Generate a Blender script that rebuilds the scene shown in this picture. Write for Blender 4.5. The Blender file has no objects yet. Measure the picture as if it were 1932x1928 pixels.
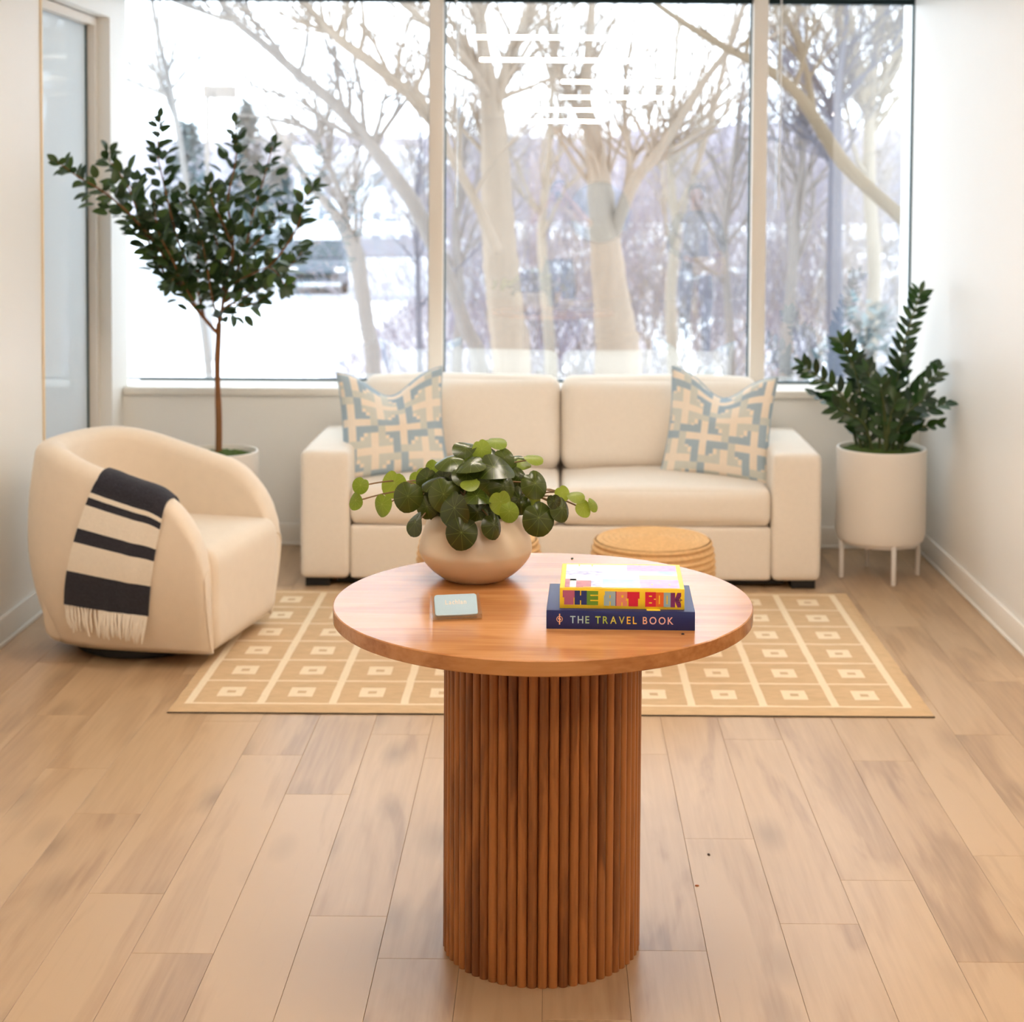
import bpy, bmesh, math, random
from mathutils import Vector, Matrix, Euler, Quaternion, noise
R = math.radians
rnd = random.Random(7)
scene = bpy.context.scene
col = scene.collection

# ------------------------------------------------------------------ camera, sky, exposure
EYE = Vector((0, 0, 1.654))
FPX = 3024.0
cam_data = bpy.data.cameras.new('camera')
cam = bpy.data.objects.new('camera', cam_data); col.objects.link(cam)
CAM_ROT = Matrix.Rotation(R(90 - 2.62), 3, 'X') @ Matrix.Rotation(R(0.36), 3, 'Z')
cam.matrix_world = Matrix.Translation(EYE) @ CAM_ROT.to_4x4()
cam_data.sensor_width = 36.0
cam_data.sensor_fit = 'HORIZONTAL'
cam_data.lens = FPX / 1932 * 36
cam_data.shift_x = -(1048 - 966) / 1932
cam_data.shift_y = -(964 - 498) / 1932
cam_data.clip_start = 0.05
cam_data.clip_end = 1000
cam_data.dof.use_dof = True
cam_data.dof.focus_distance = 3.3
cam_data.dof.aperture_fstop = 4.6
scene.camera = cam

world = bpy.data.worlds.new('overcast_sky'); scene.world = world
world.use_nodes = True
wn = world.node_tree.nodes; wl = world.node_tree.links
wbg = wn['Background']
wtc = wn.new('ShaderNodeTexCoord'); wsep = wn.new('ShaderNodeSeparateXYZ')
wramp = wn.new('ShaderNodeValToRGB')
wramp.color_ramp.elements[0].position = 0.0; wramp.color_ramp.elements[0].color = (0.80, 0.88, 1.0, 1)
wramp.color_ramp.elements[1].position = 0.6; wramp.color_ramp.elements[1].color = (0.86, 0.93, 1.0, 1)
wl.new(wtc.outputs['Generated'], wsep.inputs[0]); wl.new(wsep.outputs['Z'], wramp.inputs[0])
wl.new(wramp.outputs[0], wbg.inputs['Color'])
wbg.inputs['Strength'].default_value = 4.9

scene.view_settings.view_transform = 'Standard'
scene.view_settings.look = 'None'
scene.view_settings.exposure = 0.24
scene.view_settings.gamma = 1.0
scene.view_settings.use_curve_mapping = False
scene.cycles.use_denoising = True
scene.cycles.max_bounces = 8
scene.cycles.diffuse_bounces = 4
scene.cycles.glossy_bounces = 3
scene.cycles.transmission_bounces = 6
scene.cycles.transparent_max_bounces = 10
scene.cycles.caustics_reflective = False
scene.cycles.caustics_refractive = False
scene.cycles.sample_clamp_indirect = 4.0

LAMP_COLOR = (1.0, 0.885, 0.75)
LAMP_POWER = 76.0

# ------------------------------------------------------------------ measuring and building helpers
def at(px, py, Y):
    """the point at distance Y that a measured picture position sees"""
    d = CAM_ROT @ Vector(((px - 1048) / FPX, -(py - 498) / FPX, -1))
    return EYE + d * (Y / d.y)

def lin(c):
    return tuple(((v / 255) / 12.92 if v / 255 <= 0.04045 else ((v / 255 + 0.055) / 1.055) ** 2.4) for v in c)

def tag(o, label=None, cat=None, group=None, kind=None):
    if label: o['label'] = label
    if cat: o['category'] = cat
    if group: o['group'] = group
    if kind: o['kind'] = kind
    return o

def empty(name, loc, rz=0.0):
    o = bpy.data.objects.new(name, None); col.objects.link(o)
    o.location = loc; o.rotation_euler = (0, 0, rz); o.empty_display_size = 0.1
    return o

def link(name, me, parent=None, loc=None, rot=None):
    o = bpy.data.objects.new(name, me); col.objects.link(o)
    if parent: o.parent = parent
    if loc is not None: o.location = loc
    if rot is not None: o.rotation_euler = rot
    return o

class MB:
    """collects shapes and links them as one mesh object"""
    def __init__(s): s.v = []; s.f = []; s.m = []
    def add(s, vs, fs, mi=0):
        b = len(s.v); s.v += [tuple(v) for v in vs]
        for f in fs: s.f.append([i + b for i in f]); s.m.append(mi)
        return s
    def box(s, a, b, mi=0):
        x0, y0, z0 = a; x1, y1, z1 = b
        return s.add([(x0,y0,z0),(x1,y0,z0),(x1,y1,z0),(x0,y1,z0),(x0,y0,z1),(x1,y0,z1),(x1,y1,z1),(x0,y1,z1)],
                     [(3,2,1,0),(4,5,6,7),(0,1,5,4),(1,2,6,5),(2,3,7,6),(3,0,4,7)], mi)
    def tube(s, pts, rad, n=6, mi=0, cap=True):
        pts = [Vector(p) for p in pts]
        if not hasattr(rad, '__len__'): rad = [rad] * len(pts)
        up = Vector((0.31, 0.17, 0.93)); vs = []
        for i, p in enumerate(pts):
            t = (pts[min(i + 1, len(pts) - 1)] - pts[max(i - 1, 0)])
            t = t.normalized() if t.length > 1e-9 else Vector((0, 0, 1))
            a = t.cross(up)
            if a.length < 1e-3: a = t.cross(Vector((1, 0, 0)))
            a.normalize(); b = t.cross(a); up = -b if False else up
            for k in range(n):
                an = 2 * math.pi * k / n
                vs.append(p + (a * math.cos(an) + b * math.sin(an)) * rad[i])
        fs = []
        for i in range(len(pts) - 1):
            for k in range(n):
                k2 = (k + 1) % n
                fs.append((i*n+k, (i+1)*n+k, (i+1)*n+k2, i*n+k2))
        if cap:
            fs.append(tuple(range(n))); fs.append(tuple(reversed(range((len(pts)-1)*n, len(pts)*n))))
        return s.add(vs, fs, mi)
    def lathe(s, prof, n=48, c=(0, 0, 0), mi=0, cap0=True, cap1=True):
        vs = []
        for r, z in prof:
            for k in range(n):
                a = 2 * math.pi * k / n
                vs.append((c[0] + r * math.cos(a), c[1] + r * math.sin(a), c[2] + z))
        fs = []
        for i in range(len(prof) - 1):
            for k in range(n):
                k2 = (k + 1) % n
                fs.append((i*n+k, i*n+k2, (i+1)*n+k2, (i+1)*n+k))
        if cap0: fs.append(tuple(reversed(range(n))))
        if cap1: fs.append(tuple(range((len(prof)-1)*n, len(prof)*n)))
        return s.add(vs, fs, mi)
    def mesh(s, name, mats, smooth=None):
        me = bpy.data.meshes.new(name)
        me.from_pydata(s.v, [], s.f)
        for m in (mats if isinstance(mats, (list, tuple)) else [mats]): me.materials.append(m)
        me.polygons.foreach_set('material_index', s.m)
        if smooth is not None:
            me.polygons.foreach_set('use_smooth', [True] * len(me.polygons))
            if smooth < 180: me.set_sharp_from_angle(angle=R(smooth))
        me.update(); return me
    def build(s, name, mats, parent=None, smooth=None, loc=None, rot=None):
        return link(name, s.mesh(name, mats, smooth), parent, loc, rot)

def bevel_box(name, a, b, r, mats, parent=None, seg=2, loc=None, rot=None, smooth=35):
    bm = bmesh.new()
    bmesh.ops.create_cube(bm, size=1)
    for v in bm.verts:
        v.co = Vector([a[i] + (v.co[i] + 0.5) * (b[i] - a[i]) for i in range(3)])
    if r > 0:
        bmesh.ops.bevel(bm, geom=list(bm.edges), offset=r, segments=seg, affect='EDGES', profile=0.5)
    me = bpy.data.meshes.new(name); bm.to_mesh(me); bm.free()
    for m in (mats if isinstance(mats, (list, tuple)) else [mats]): me.materials.append(m)
    me.polygons.foreach_set('use_smooth', [True] * len(me.polygons)); me.set_sharp_from_angle(angle=R(smooth))
    return link(name, me, parent, loc, rot)

def softbox(name, size, r, mats, parent=None, n=14, bulge=(0, 0, 0), loc=None, rot=None, warp=None):
    """a stuffed block: a box with rounded edges (radius per axis) and faces crowned by bulge metres"""
    if not hasattr(r, '__len__'): r = (r, r, r)
    bm = bmesh.new()
    bmesh.ops.create_cube(bm, size=2)
    bmesh.ops.subdivide_edges(bm, edges=list(bm.edges), cuts=n, use_grid_fill=True)
    h = [v / 2 for v in size]; r = [min(a, b * 0.999) for a, b in zip(r, h)]
    for v in bm.verts:
        q = Vector([math.sin(c * math.pi / 2) for c in v.co])
        # samples crowd towards the edges so that the rounding is well resolved
        p = Vector([q[i] * h[i] for i in range(3)])
        inner = Vector([max(-(h[i] - r[i]), min(h[i] - r[i], p[i])) for i in range(3)])
        d = Vector([(p[i] - inner[i]) / r[i] for i in range(3)])
        if d.length > 1e-6:
            on_face = max(abs(c) for c in d)
            d = d.normalized() if on_face > 0 else d
        p = Vector([inner[i] + d[i] * r[i] for i in range(3)])
        p += Vector((q.x * bulge[0] * (1 - q.y**2) * (1 - q.z**2), q.y * bulge[1] * (1 - q.x**2) * (1 - q.z**2), q.z * bulge[2] * (1 - q.x**2) * (1 - q.y**2)))
        v.co = warp(p) if warp else p
    me = bpy.data.meshes.new(name); bm.to_mesh(me); bm.free()
    for m in (mats if isinstance(mats, (list, tuple)) else [mats]): me.materials.append(m)
    me.polygons.foreach_set('use_smooth', [True] * len(me.polygons))
    return link(name, me, parent, loc, rot)

# ------------------------------------------------------------------ materials
def new_mat(name):
    m = bpy.data.materials.new(name); m.use_nodes = True
    return m, m.node_tree.nodes, m.node_tree.links, m.node_tree.nodes['Principled BSDF']

def plain(name, rgb, rough=0.6, spec=0.5, var=0.0, scale=8.0, bump=0.0, bscale=200.0, metal=0.0, coat=0.0, stretch=(1, 1, 1), sheen=0.0, trans=0.0):
    m, N, L, p = new_mat(name)
    c = lin(rgb)
    p.inputs['Base Color'].default_value = (*c, 1)
    p.inputs['Roughness'].default_value = rough
    p.inputs['Specular IOR Level'].default_value = spec
    p.inputs['Metallic'].default_value = metal
    if coat: p.inputs['Coat Weight'].default_value = coat; p.inputs['Coat Roughness'].default_value = 0.08
    if sheen: p.inputs['Sheen Weight'].default_value = sheen; p.inputs['Sheen Roughness'].default_value = 0.5
    tc = N.new('ShaderNodeTexCoord')
    if var > 0:
        mp = N.new('ShaderNodeMapping'); mp.inputs['Scale'].default_value = stretch
        L.new(tc.outputs['Object'], mp.inputs['Vector'])
        nz = N.new('ShaderNodeTexNoise'); nz.inputs['Scale'].default_value = scale; nz.inputs['Detail'].default_value = 5
        L.new(mp.outputs[0], nz.inputs['Vector'])
        mx = N.new('ShaderNodeMix'); mx.data_type = 'RGBA'
        mx.inputs['A'].default_value = (*[v * (1 - var) for v in c], 1)
        mx.inputs['B'].default_value = (*[min(1, v * (1 + var)) for v in c], 1)
        L.new(nz.outputs['Fac'], mx.inputs['Factor']); L.new(mx.outputs['Result'], p.inputs['Base Color'])
    if bump > 0:
        nb = N.new('ShaderNodeTexNoise'); nb.inputs['Scale'].default_value = bscale; nb.inputs['Detail'].default_value = 3
        mpb = N.new('ShaderNodeMapping'); mpb.inputs['Scale'].default_value = stretch
        L.new(tc.outputs['Object'], mpb.inputs['Vector']); L.new(mpb.outputs[0], nb.inputs['Vector'])
        bp = N.new('ShaderNodeBump'); bp.inputs['Strength'].default_value = bump; bp.inputs['Distance'].default_value = 0.004
        L.new(nb.outputs['Fac'], bp.inputs['Height']); L.new(bp.outputs[0], p.inputs['Normal'])
    return m

def wood(name, dark, mid, light, axis='Y', rough=0.4, grain=1.0, per_object=0.25, knots=False, fine=60.0, bump=0.12, spec=0.5):
    """wood with long grain along one axis; each object gets its own stretch of grain and tone"""
    m, N, L, p = new_mat(name)
    p.inputs['Roughness'].default_value = rough
    p.inputs['Specular IOR Level'].default_value = spec
    tc = N.new('ShaderNodeTexCoord'); oi = N.new('ShaderNodeObjectInfo')
    off = N.new('ShaderNodeVectorMath'); off.operation = 'MULTIPLY_ADD'
    cb = N.new('ShaderNodeCombineXYZ')
    for i in range(3): L.new(oi.outputs['Random'], cb.inputs[i])
    L.new(cb.outputs[0], off.inputs[0]); off.inputs[1].default_value = (37.0, 53.0, 29.0); L.new(tc.outputs['Object'], off.inputs[2])
    def mapped(sc_across, sc_along):
        mp = N.new('ShaderNodeMapping')
        s = [sc_across] * 3; s['XYZ'.index(axis)] = sc_along
        mp.inputs['Scale'].default_value = s
        L.new(off.outputs[0], mp.inputs['Vector']); return mp
    big = N.new('ShaderNodeTexNoise'); big.inputs['Scale'].default_value = 1.0; big.inputs['Detail'].default_value = 4; big.inputs['Distortion'].default_value = 0.6
    L.new(mapped(7 * grain, 1.1 * grain).outputs[0], big.inputs['Vector'])
    finen = N.new('ShaderNodeTexNoise'); finen.inputs['Scale'].default_value = 1.0; finen.inputs['Detail'].default_value = 6
    L.new(mapped(fine * grain, fine / 22 * grain).outputs[0], finen.inputs['Vector'])
    # growth rings: bands of the large noise
    rng = N.new('ShaderNodeMath'); rng.operation = 'MULTIPLY'; rng.inputs[1].default_value = 26
    L.new(big.outputs['Fac'], rng.inputs[0])
    sn = N.new('ShaderNodeMath'); sn.operation = 'SINE'; L.new(rng.outputs[0], sn.inputs[0])
    mixv = N.new('ShaderNodeMath'); mixv.operation = 'MULTIPLY_ADD'; mixv.inputs[1].default_value = 0.07
    L.new(sn.outputs[0], mixv.inputs[0]); L.new(big.outputs['Fac'], mixv.inputs[2])
    add = N.new('ShaderNodeMath'); add.operation = 'MULTIPLY_ADD'; add.inputs[1].default_value = 0.45
    L.new(finen.outputs['Fac'], add.inputs[0]); L.new(mixv.outputs[0], add.inputs[2])
    tone = N.new('ShaderNodeMath'); tone.operation = 'MULTIPLY_ADD'; tone.inputs[1].default_value = per_object
    L.new(oi.outputs['Random'], tone.inputs[0]); L.new(add.outputs[0], tone.inputs[2])
    rp = N.new('ShaderNodeValToRGB')
    e = rp.color_ramp.elements
    e[0].position = 0.48; e[0].color = (*lin(dark), 1)
    e[1].position = 1.0; e[1].color = (*lin(light), 1)
    x = e.new(0.74); x.color = (*lin(mid), 1)
    L.new(tone.outputs[0], rp.inputs[0])
    out = rp.outputs[0]
    if knots:
        mpk = mapped(5.2, 2.0)
        vo = N.new('ShaderNodeTexVoronoi'); vo.inputs['Scale'].default_value = 1.0; L.new(mpk.outputs[0], vo.inputs['Vector'])
        kr = N.new('ShaderNodeMapRange'); kr.inputs[1].default_value = 0.02; kr.inputs[2].default_value = 0.28; kr.inputs[3].default_value = 0.5; kr.inputs[4].default_value = 0.0
        L.new(vo.outputs['Distance'], kr.inputs[0])
        mk = N.new('ShaderNodeMix'); mk.data_type = 'RGBA'; mk.inputs['B'].default_value = (*lin([v * 0.72 for v in dark]), 1)
        L.new(kr.outputs[0], mk.inputs['Factor']); L.new(out, mk.inputs['A']); out = mk.outputs['Result']
    L.new(out, p.inputs['Base Color'])
    bp = N.new('ShaderNodeBump'); bp.inputs['Strength'].default_value = bump; bp.inputs['Distance'].default_value = 0.002
    L.new(finen.outputs['Fac'], bp.inputs['Height']); L.new(bp.outputs[0], p.inputs['Normal'])
    return m

def pane_mat(name, refl=0.08, tint=(0.97, 0.99, 0.99)):
    """thin clear pane: see-through with mirror reflections that grow at grazing angles"""
    m, N, L, p = new_mat(name); N.remove(p)
    out = N['Material Output']
    tr = N.new('ShaderNodeBsdfTransparent'); tr.inputs[0].default_value = (*tint, 1)
    gl = N.new('ShaderNodeBsdfGlossy'); gl.inputs['Roughness'].default_value = 0.0; gl.inputs['Color'].default_value = (1, 1, 1, 1)
    fr = N.new('ShaderNodeFresnel')
    # the pane does not bend rays, so its back faces must not count as glass-to-air boundaries
    geo = N.new('ShaderNodeNewGeometry'); ex = N.new('ShaderNodeMath'); ex.operation = 'MULTIPLY_ADD'; ex.inputs[1].default_value = -2; ex.inputs[2].default_value = 1
    L.new(geo.outputs['Backfacing'], ex.inputs[0])
    pw = N.new('ShaderNodeMath'); pw.operation = 'POWER'; pw.inputs[0].default_value = 1.5; L.new(ex.outputs[0], pw.inputs[1]); L.new(pw.outputs[0], fr.inputs['IOR'])
    ad = N.new('ShaderNodeMath'); ad.operation = 'ADD'; ad.inputs[1].default_value = refl - 0.04; ad.use_clamp = True
    L.new(fr.outputs[0], ad.inputs[0])
    mx = N.new('ShaderNodeMixShader'); L.new(ad.outputs[0], mx.inputs[0]); L.new(tr.outputs[0], mx.inputs[1]); L.new(gl.outputs[0], mx.inputs[2])
    L.new(mx.outputs[0], out.inputs['Surface'])
    return m

def frosted_mat(name):
    m, N, L, p = new_mat(name); N.remove(p)
    out = N['Material Output']
    tl = N.new('ShaderNodeBsdfTranslucent'); tl.inputs[0].default_value = (0.92, 0.97, 1.0, 1)
    df = N.new('ShaderNodeBsdfDiffuse'); df.inputs[0].default_value = (*lin((226, 236, 240)), 1)
    gl = N.new('ShaderNodeBsdfGlossy'); gl.inputs['Roughness'].default_value = 0.04
    m1 = N.new('ShaderNodeMixShader'); m1.inputs[0].default_value = 0.12; L.new(tl.outputs[0], m1.inputs[1]); L.new(df.outputs[0], m1.inputs[2])
    fr = N.new('ShaderNodeFresnel'); fr.inputs['IOR'].default_value = 1.45
    m2 = N.new('ShaderNodeMixShader'); L.new(fr.outputs[0], m2.inputs[0]); L.new(m1.outputs[0], m2.inputs[1]); L.new(gl.outputs[0], m2.inputs[2])
    L.new(m2.outputs[0], out.inputs['Surface'])
    return m

def leaf_mat(name, dark, light, vein=None, rough=0.35, veins=0, trans=0.25, spec=0.5):
    """leaf with translucency; each leaf object takes its own tone between dark and light"""
    m, N, L, p = new_mat(name)
    out = N['Material Output']
    oi = N.new('ShaderNodeObjectInfo'); tc = N.new('ShaderNodeTexCoord')
    nz = N.new('ShaderNodeTexNoise'); nz.inputs['Scale'].default_value = 30; L.new(tc.outputs['Object'], nz.inputs['Vector'])
    ad = N.new('ShaderNodeMath'); ad.operation = 'MULTIPLY_ADD'; ad.inputs[1].default_value = 0.35
    L.new(nz.outputs['Fac'], ad.inputs[0]); L.new(oi.outputs['Random'], ad.inputs[2])
    mx = N.new('ShaderNodeMix'); mx.data_type = 'RGBA'; mx.inputs['A'].default_value = (*lin(dark), 1); mx.inputs['B'].default_value = (*lin(light), 1)
    sb = N.new('ShaderNodeMath'); sb.operation = 'SUBTRACT'; sb.inputs[1].default_value = 0.17; sb.use_clamp = True
    L.new(ad.outputs[0], sb.inputs[0]); L.new(sb.outputs[0], mx.inputs['Factor'])
    c = mx.outputs['Result']
    if veins:
        sp = N.new('ShaderNodeSeparateXYZ'); L.new(tc.outputs['Object'], sp.inputs[0])
        at2 = N.new('ShaderNodeMath'); at2.operation = 'ARCTAN2'; L.new(sp.outputs['Y'], at2.inputs[0]); L.new(sp.outputs['X'], at2.inputs[1])
        ml = N.new('ShaderNodeMath'); ml.operation = 'MULTIPLY'; ml.inputs[1].default_value = veins / 2.0; L.new(at2.outputs[0], ml.inputs[0])
        cs = N.new('ShaderNodeMath'); cs.operation = 'COSINE'; L.new(ml.outputs[0], cs.inputs[0])
        ab = N.new('ShaderNodeMath'); ab.operation = 'ABSOLUTE'; L.new(cs.outputs[0], ab.inputs[0])
        ln = N.new('ShaderNodeVectorMath'); ln.operation = 'LENGTH'; L.new(tc.outputs['Object'], ln.inputs[0])
        # constant vein width: threshold rises with the distance from the centre
        th = N.new('ShaderNodeMath'); th.operation = 'MULTIPLY'; L.new(ab.outputs[0], th.inputs[0]); L.new(ln.outputs['Value'], th.inputs[1])
        vr = N.new('ShaderNodeMapRange'); vr.inputs[1].default_value = 0.012; vr.inputs[2].default_value = 0.050; vr.inputs[3].default_value = 0.55; vr.inputs[4].default_value = 0.0
        L.new(th.outputs[0], vr.inputs[0])
        m3 = N.new('ShaderNodeMix'); m3.data_type = 'RGBA'; m3.inputs['B'].default_value = (*lin(vein), 1)
        L.new(vr.outputs[0], m3.inputs['Factor']); L.new(c, m3.inputs['A']); c = m3.outputs['Result']
    L.new(c, p.inputs['Base Color']); p.inputs['Roughness'].default_value = rough; p.inputs['Specular IOR Level'].default_value = spec
    tl = N.new('ShaderNodeBsdfTranslucent'); L.new(c, tl.inputs[0])
    ms = N.new('ShaderNodeMixShader'); ms.inputs[0].default_value = trans
    L.new(p.outputs[0], ms.inputs[1]); L.new(tl.outputs[0], ms.inputs[2]); L.new(ms.outputs[0], out.inputs['Surface'])
    return m

def glow(name, rgb, strength):
    m, N, L, p = new_mat(name)
    p.inputs['Base Color'].default_value = (0.9, 0.9, 0.9, 1)
    p.inputs['Emission Color'].default_value = (*rgb, 1); p.inputs['Emission Strength'].default_value = strength
    return m

M = {}
M['wall'] = plain('wall_paint', (243, 240, 234), 0.38, 0.5, 0.015, 3)
M['ceiling'] = plain('ceiling_paint', (244, 242, 238), 0.8)
M['trim'] = plain('trim_paint', (240, 234, 224), 0.35)
M['tan_wall'] = wood('tan_wall_boards', (196, 160, 118), (216, 182, 140), (230, 200, 162), 'Z', 0.5)
M['grey_wall'] = plain('grey_wall_paint', (214, 204, 192), 0.6)
M['frame'] = plain('window_frame_paint', (232, 222, 210), 0.4, 0.5, 0.01)
M['gasket'] = plain('dark_teal_gasket', (30, 62, 68), 0.45)
M['shade'] = plain('dark_teal_shade_fabric', (16, 40, 44), 0.8)
M['cord'] = plain('white_cord', (235, 235, 235), 0.5)
M['glass'] = pane_mat('clear_window_glass', 0.17)
M['frost'] = frosted_mat('frosted_glass')
M['plank'] = wood('vinyl_oak_plank', (157, 127, 97), (181, 150, 116), (195, 165, 130), 'Y', 0.33, 1.0, 0.26, True, 70, 0.1)
M['subfloor'] = plain('dark_subfloor', (130, 100, 74), 0.8)
M['oak'] = wood('oak_table_top', (172, 112, 62), (194, 134, 80), (208, 150, 96), 'X', 0.22, 1.3, 0.0, False, 80, 0.03, 0.6)
M['slat'] = wood('walnut_stained_slat', (98, 54, 24), (138, 82, 40), (168, 106, 56), 'Z', 0.38, 2.0, 0.34, False, 90, 0.08)
M['core'] = plain('dark_table_core', (52, 28, 14), 0.7)
M['sofa'] = plain('cream_linen_upholstery', (243, 233, 220), 0.85, 0.2, 0.035, 60, 0.25, 420, sheen=0.15)
M['boucle'] = plain('beige_velvet_upholstery', (238, 222, 201), 0.85, 0.2, 0.04, 26, 0.2, 300, sheen=0.3)
M['black'] = plain('black_plinth', (18, 16, 15), 0.6)
M['rug_jute'] = plain('tan_jute_weave', (208, 177, 139), 0.95, 0.1, 0.16, 55, 0.6, 160, stretch=(0.35, 1, 1))
M['rug_cream'] = plain('cream_wool_weave', (238, 220, 190), 0.95, 0.1, 0.05, 60, 0.6, 160)
M['rug_base'] = plain('dark_rug_base', (44, 30, 20), 0.9)
M['jute'] = plain('jute_rope', (220, 178, 126), 0.9, 0.2, 0.22, 60, 0.7, 220)
M['pot_white'] = plain('white_planter', (240, 232, 222), 0.5, 0.4, 0.01)
M['ceramic'] = plain('glazed_cream_ceramic', (226, 208, 182), 0.28, 0.5, 0.03, 9)
M['soil'] = plain('dark_soil', (26, 22, 16), 0.95, 0.2, 0.3, 60, 0.8, 90)
M['moss'] = plain('green_moss', (70, 84, 36), 0.95, 0.1, 0.4, 70, 1.0, 110)
M['bark'] = plain('brown_trunk_bark', (128, 86, 52), 0.8, 0.3, 0.3, 50, 0.6, 120, stretch=(1, 1, 0.3))
M['twig'] = plain('brown_twig', (100, 74, 46), 0.8)
M['stem'] = plain('green_stem', (72, 82, 40), 0.6)
M['red_stem'] = plain('reddish_stem', (120, 92, 56), 0.55)
M['ficus'] = leaf_mat('dark_green_tree_leaf', (34, 54, 24), (80, 102, 46), rough=0.4, trans=0.22)
M['zz'] = leaf_mat('glossy_dark_leaf', (16, 40, 16), (46, 76, 26), rough=0.28, trans=0.12)
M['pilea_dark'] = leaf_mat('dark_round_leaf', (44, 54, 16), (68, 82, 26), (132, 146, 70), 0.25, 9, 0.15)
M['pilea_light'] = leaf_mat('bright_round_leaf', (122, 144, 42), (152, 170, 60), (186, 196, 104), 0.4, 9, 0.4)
M['navy'] = plain('navy_book_cloth', (18, 36, 98), 0.42, 0.5, 0.04, 30)
M['yellow'] = plain('yellow_book_cover', (255, 218, 52), 0.4)
M['paper'] = plain('book_pages', (236, 226, 204), 0.8, 0.3, 0.1, 200, stretch=(0.02, 0.02, 3))
M['card'] = plain('pale_blue_card', (182, 212, 230), 0.6)
M['cream_ink'] = plain('cream_ink', (244, 232, 222), 0.6)
M['charcoal'] = plain('charcoal_wool', (52, 52, 60), 0.95, 0.1, 0.5, 130, 0.8, 240, sheen=0.15)
M['ivory_wool'] = plain('ivory_wool', (248, 238, 222), 0.95, 0.1, 0.05, 90, 0.6, 240, sheen=0.15)
M['metal_white'] = plain('white_metal', (236, 230, 224), 0.4)
M['lamp'] = glow('lamp_diffuser', LAMP_COLOR, LAMP_POWER)

# ------------------------------------------------------------------ room shell
XL, XR, YW, ZC = -2.0, 1.70, 7.40, 2.75
YB = -9.0
def struct(o, label, cat): return tag(o, label, cat, kind='structure')

floor = struct(MB().box((-6.0, YB, -0.12), (5.0, 7.75, -0.006)).build('floor', M['subfloor']), 'floor of pale oak vinyl planks laid lengthwise towards the window', 'floor')
# planks: 0.178 m wide, 1.22 m long; joint positions read off the photograph
PW, PL, X0 = 0.1783, 1.22, -0.374
joints = {-7: 4.96, -6: 4.50, -5: 4.17, -4: 4.91, -3: 4.617, -2: 4.315, -1: 4.80, 0: 4.60, 1: 4.05, 2: 4.35, 3: 4.643, 4: 4.03,
          5: 4.776, 6: 3.787, 7: 4.60, 8: 3.935, 9: 4.83, 10: 5.37, 11: 4.2, -8: 4.3, -9: 4.75}
for k in range(-10, 13):
    xa, xb = X0 + k * PW, X0 + (k + 1) * PW
    xa, xb = max(xa, XL), min(xb, XR)
    if xb - xa < 0.01: continue
    y = joints.get(k, 4.4)
    while y > 2.2: y -= PL
    while y < YW:
        ya, yb = y, min(y + PL, YW); y += PL
        if yb - ya < 0.02: continue
        cx, cy = (xa + xb) / 2, (ya + yb) / 2
        w, l = (xb - xa) / 2 - 0.0003, (yb - ya) / 2 - 0.0003
        b = 0.0007
        mb = MB().add([(-w, -l, -0.006), (w, -l, -0.006), (w, l, -0.006), (-w, l, -0.006),
                       (-w, -l, -b), (w, -l, -b), (w, l, -b), (-w, l, -b),
                       (-w + b, -l + b, 0), (w - b, -l + b, 0), (w - b, l - b, 0), (-w + b, l - b, 0)],
                      [(3,2,1,0), (0,1,5,4), (1,2,6,5), (2,3,7,6), (3,0,4,7), (4,5,9,8), (5,6,10,9), (6,7,11,10), (7,4,8,11), (8,9,10,11)])
        mb.build('plank', M['plank'], floor, loc=(cx, cy, 0))
far_planks = MB()
y = YB
for i in range(10):
    for k in range(-20, 30):
        xa = X0 + k * PW
        ya = YB + i * PL + (k * 0.37 % 1) * PL - PL
        ye = min(ya + PL, 2.2 if -2.0 < xa < 1.6 else (5.55 if xa > 1.6 else 2.2))
        if ye - ya > 0.05: far_planks.box((xa, max(ya, YB), -0.006), (xa + PW - 0.001, ye - 0.001, 0))
fp = far_planks.build('planking', M['plank'], floor); fp['kind'] = 'stuff'

struct(MB().box((-6.0, YB, ZC), (5.0, 7.9, ZC + 0.15)).build('ceiling', M['ceiling']), 'flat white ceiling above the window and walls', 'ceiling')
struct(MB().box((XR, 5.62, 0), (XR + 0.15, 7.9, ZC)).build('wall_right', M['wall']), 'plain white wall to the right of the sofa', 'wall')
lw = MB().box((XL - 0.15, YB, 0), (XL, 6.245, ZC)).box((XL - 0.15, 7.21, 0), (XL, 7.48, ZC)).box((XL - 0.15, 6.245, 2.415), (XL, 7.21, ZC))
struct(lw.build('wall_left', M['wall']), 'white wall on the left with a frosted glass opening', 'wall')
ww = MB().box((-6.0, YW, 0), (XR, 7.75, 0.70)).box((-6.0, 7.64, 2.66), (XR, 7.75, ZC))
struct(ww.build('wall_back', M['wall']), 'low white wall under the wide window', 'wall')
struct(MB().box((-6.0, YB - 0.15, 0), (5.0, YB, ZC)).box((-0.4, YB, 0), (1.7, YB + 0.03, ZC), 1).build('wall_front', [M['grey_wall'], M['tan_wall']]), 'far wall of the lobby facing the window', 'wall')
struct(MB().box((4.85, YB, 0), (5.0, 5.62, ZC)).box((XR, 5.5, 0), (5.0, 5.62, ZC)).build('wall_side', M['wall']), 'far side wall of the lobby beyond the right wall', 'wall')
# neighbouring office behind the frosted glass
struct(MB().box((-6.0, 3.9, 0), (XL - 0.15, 4.0, ZC)).box((-6.0, 3.9, 0), (-5.9, 7.9, ZC)).build('wall_office', M['wall']), 'white walls of the office behind the frosted glass', 'wall')

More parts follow.
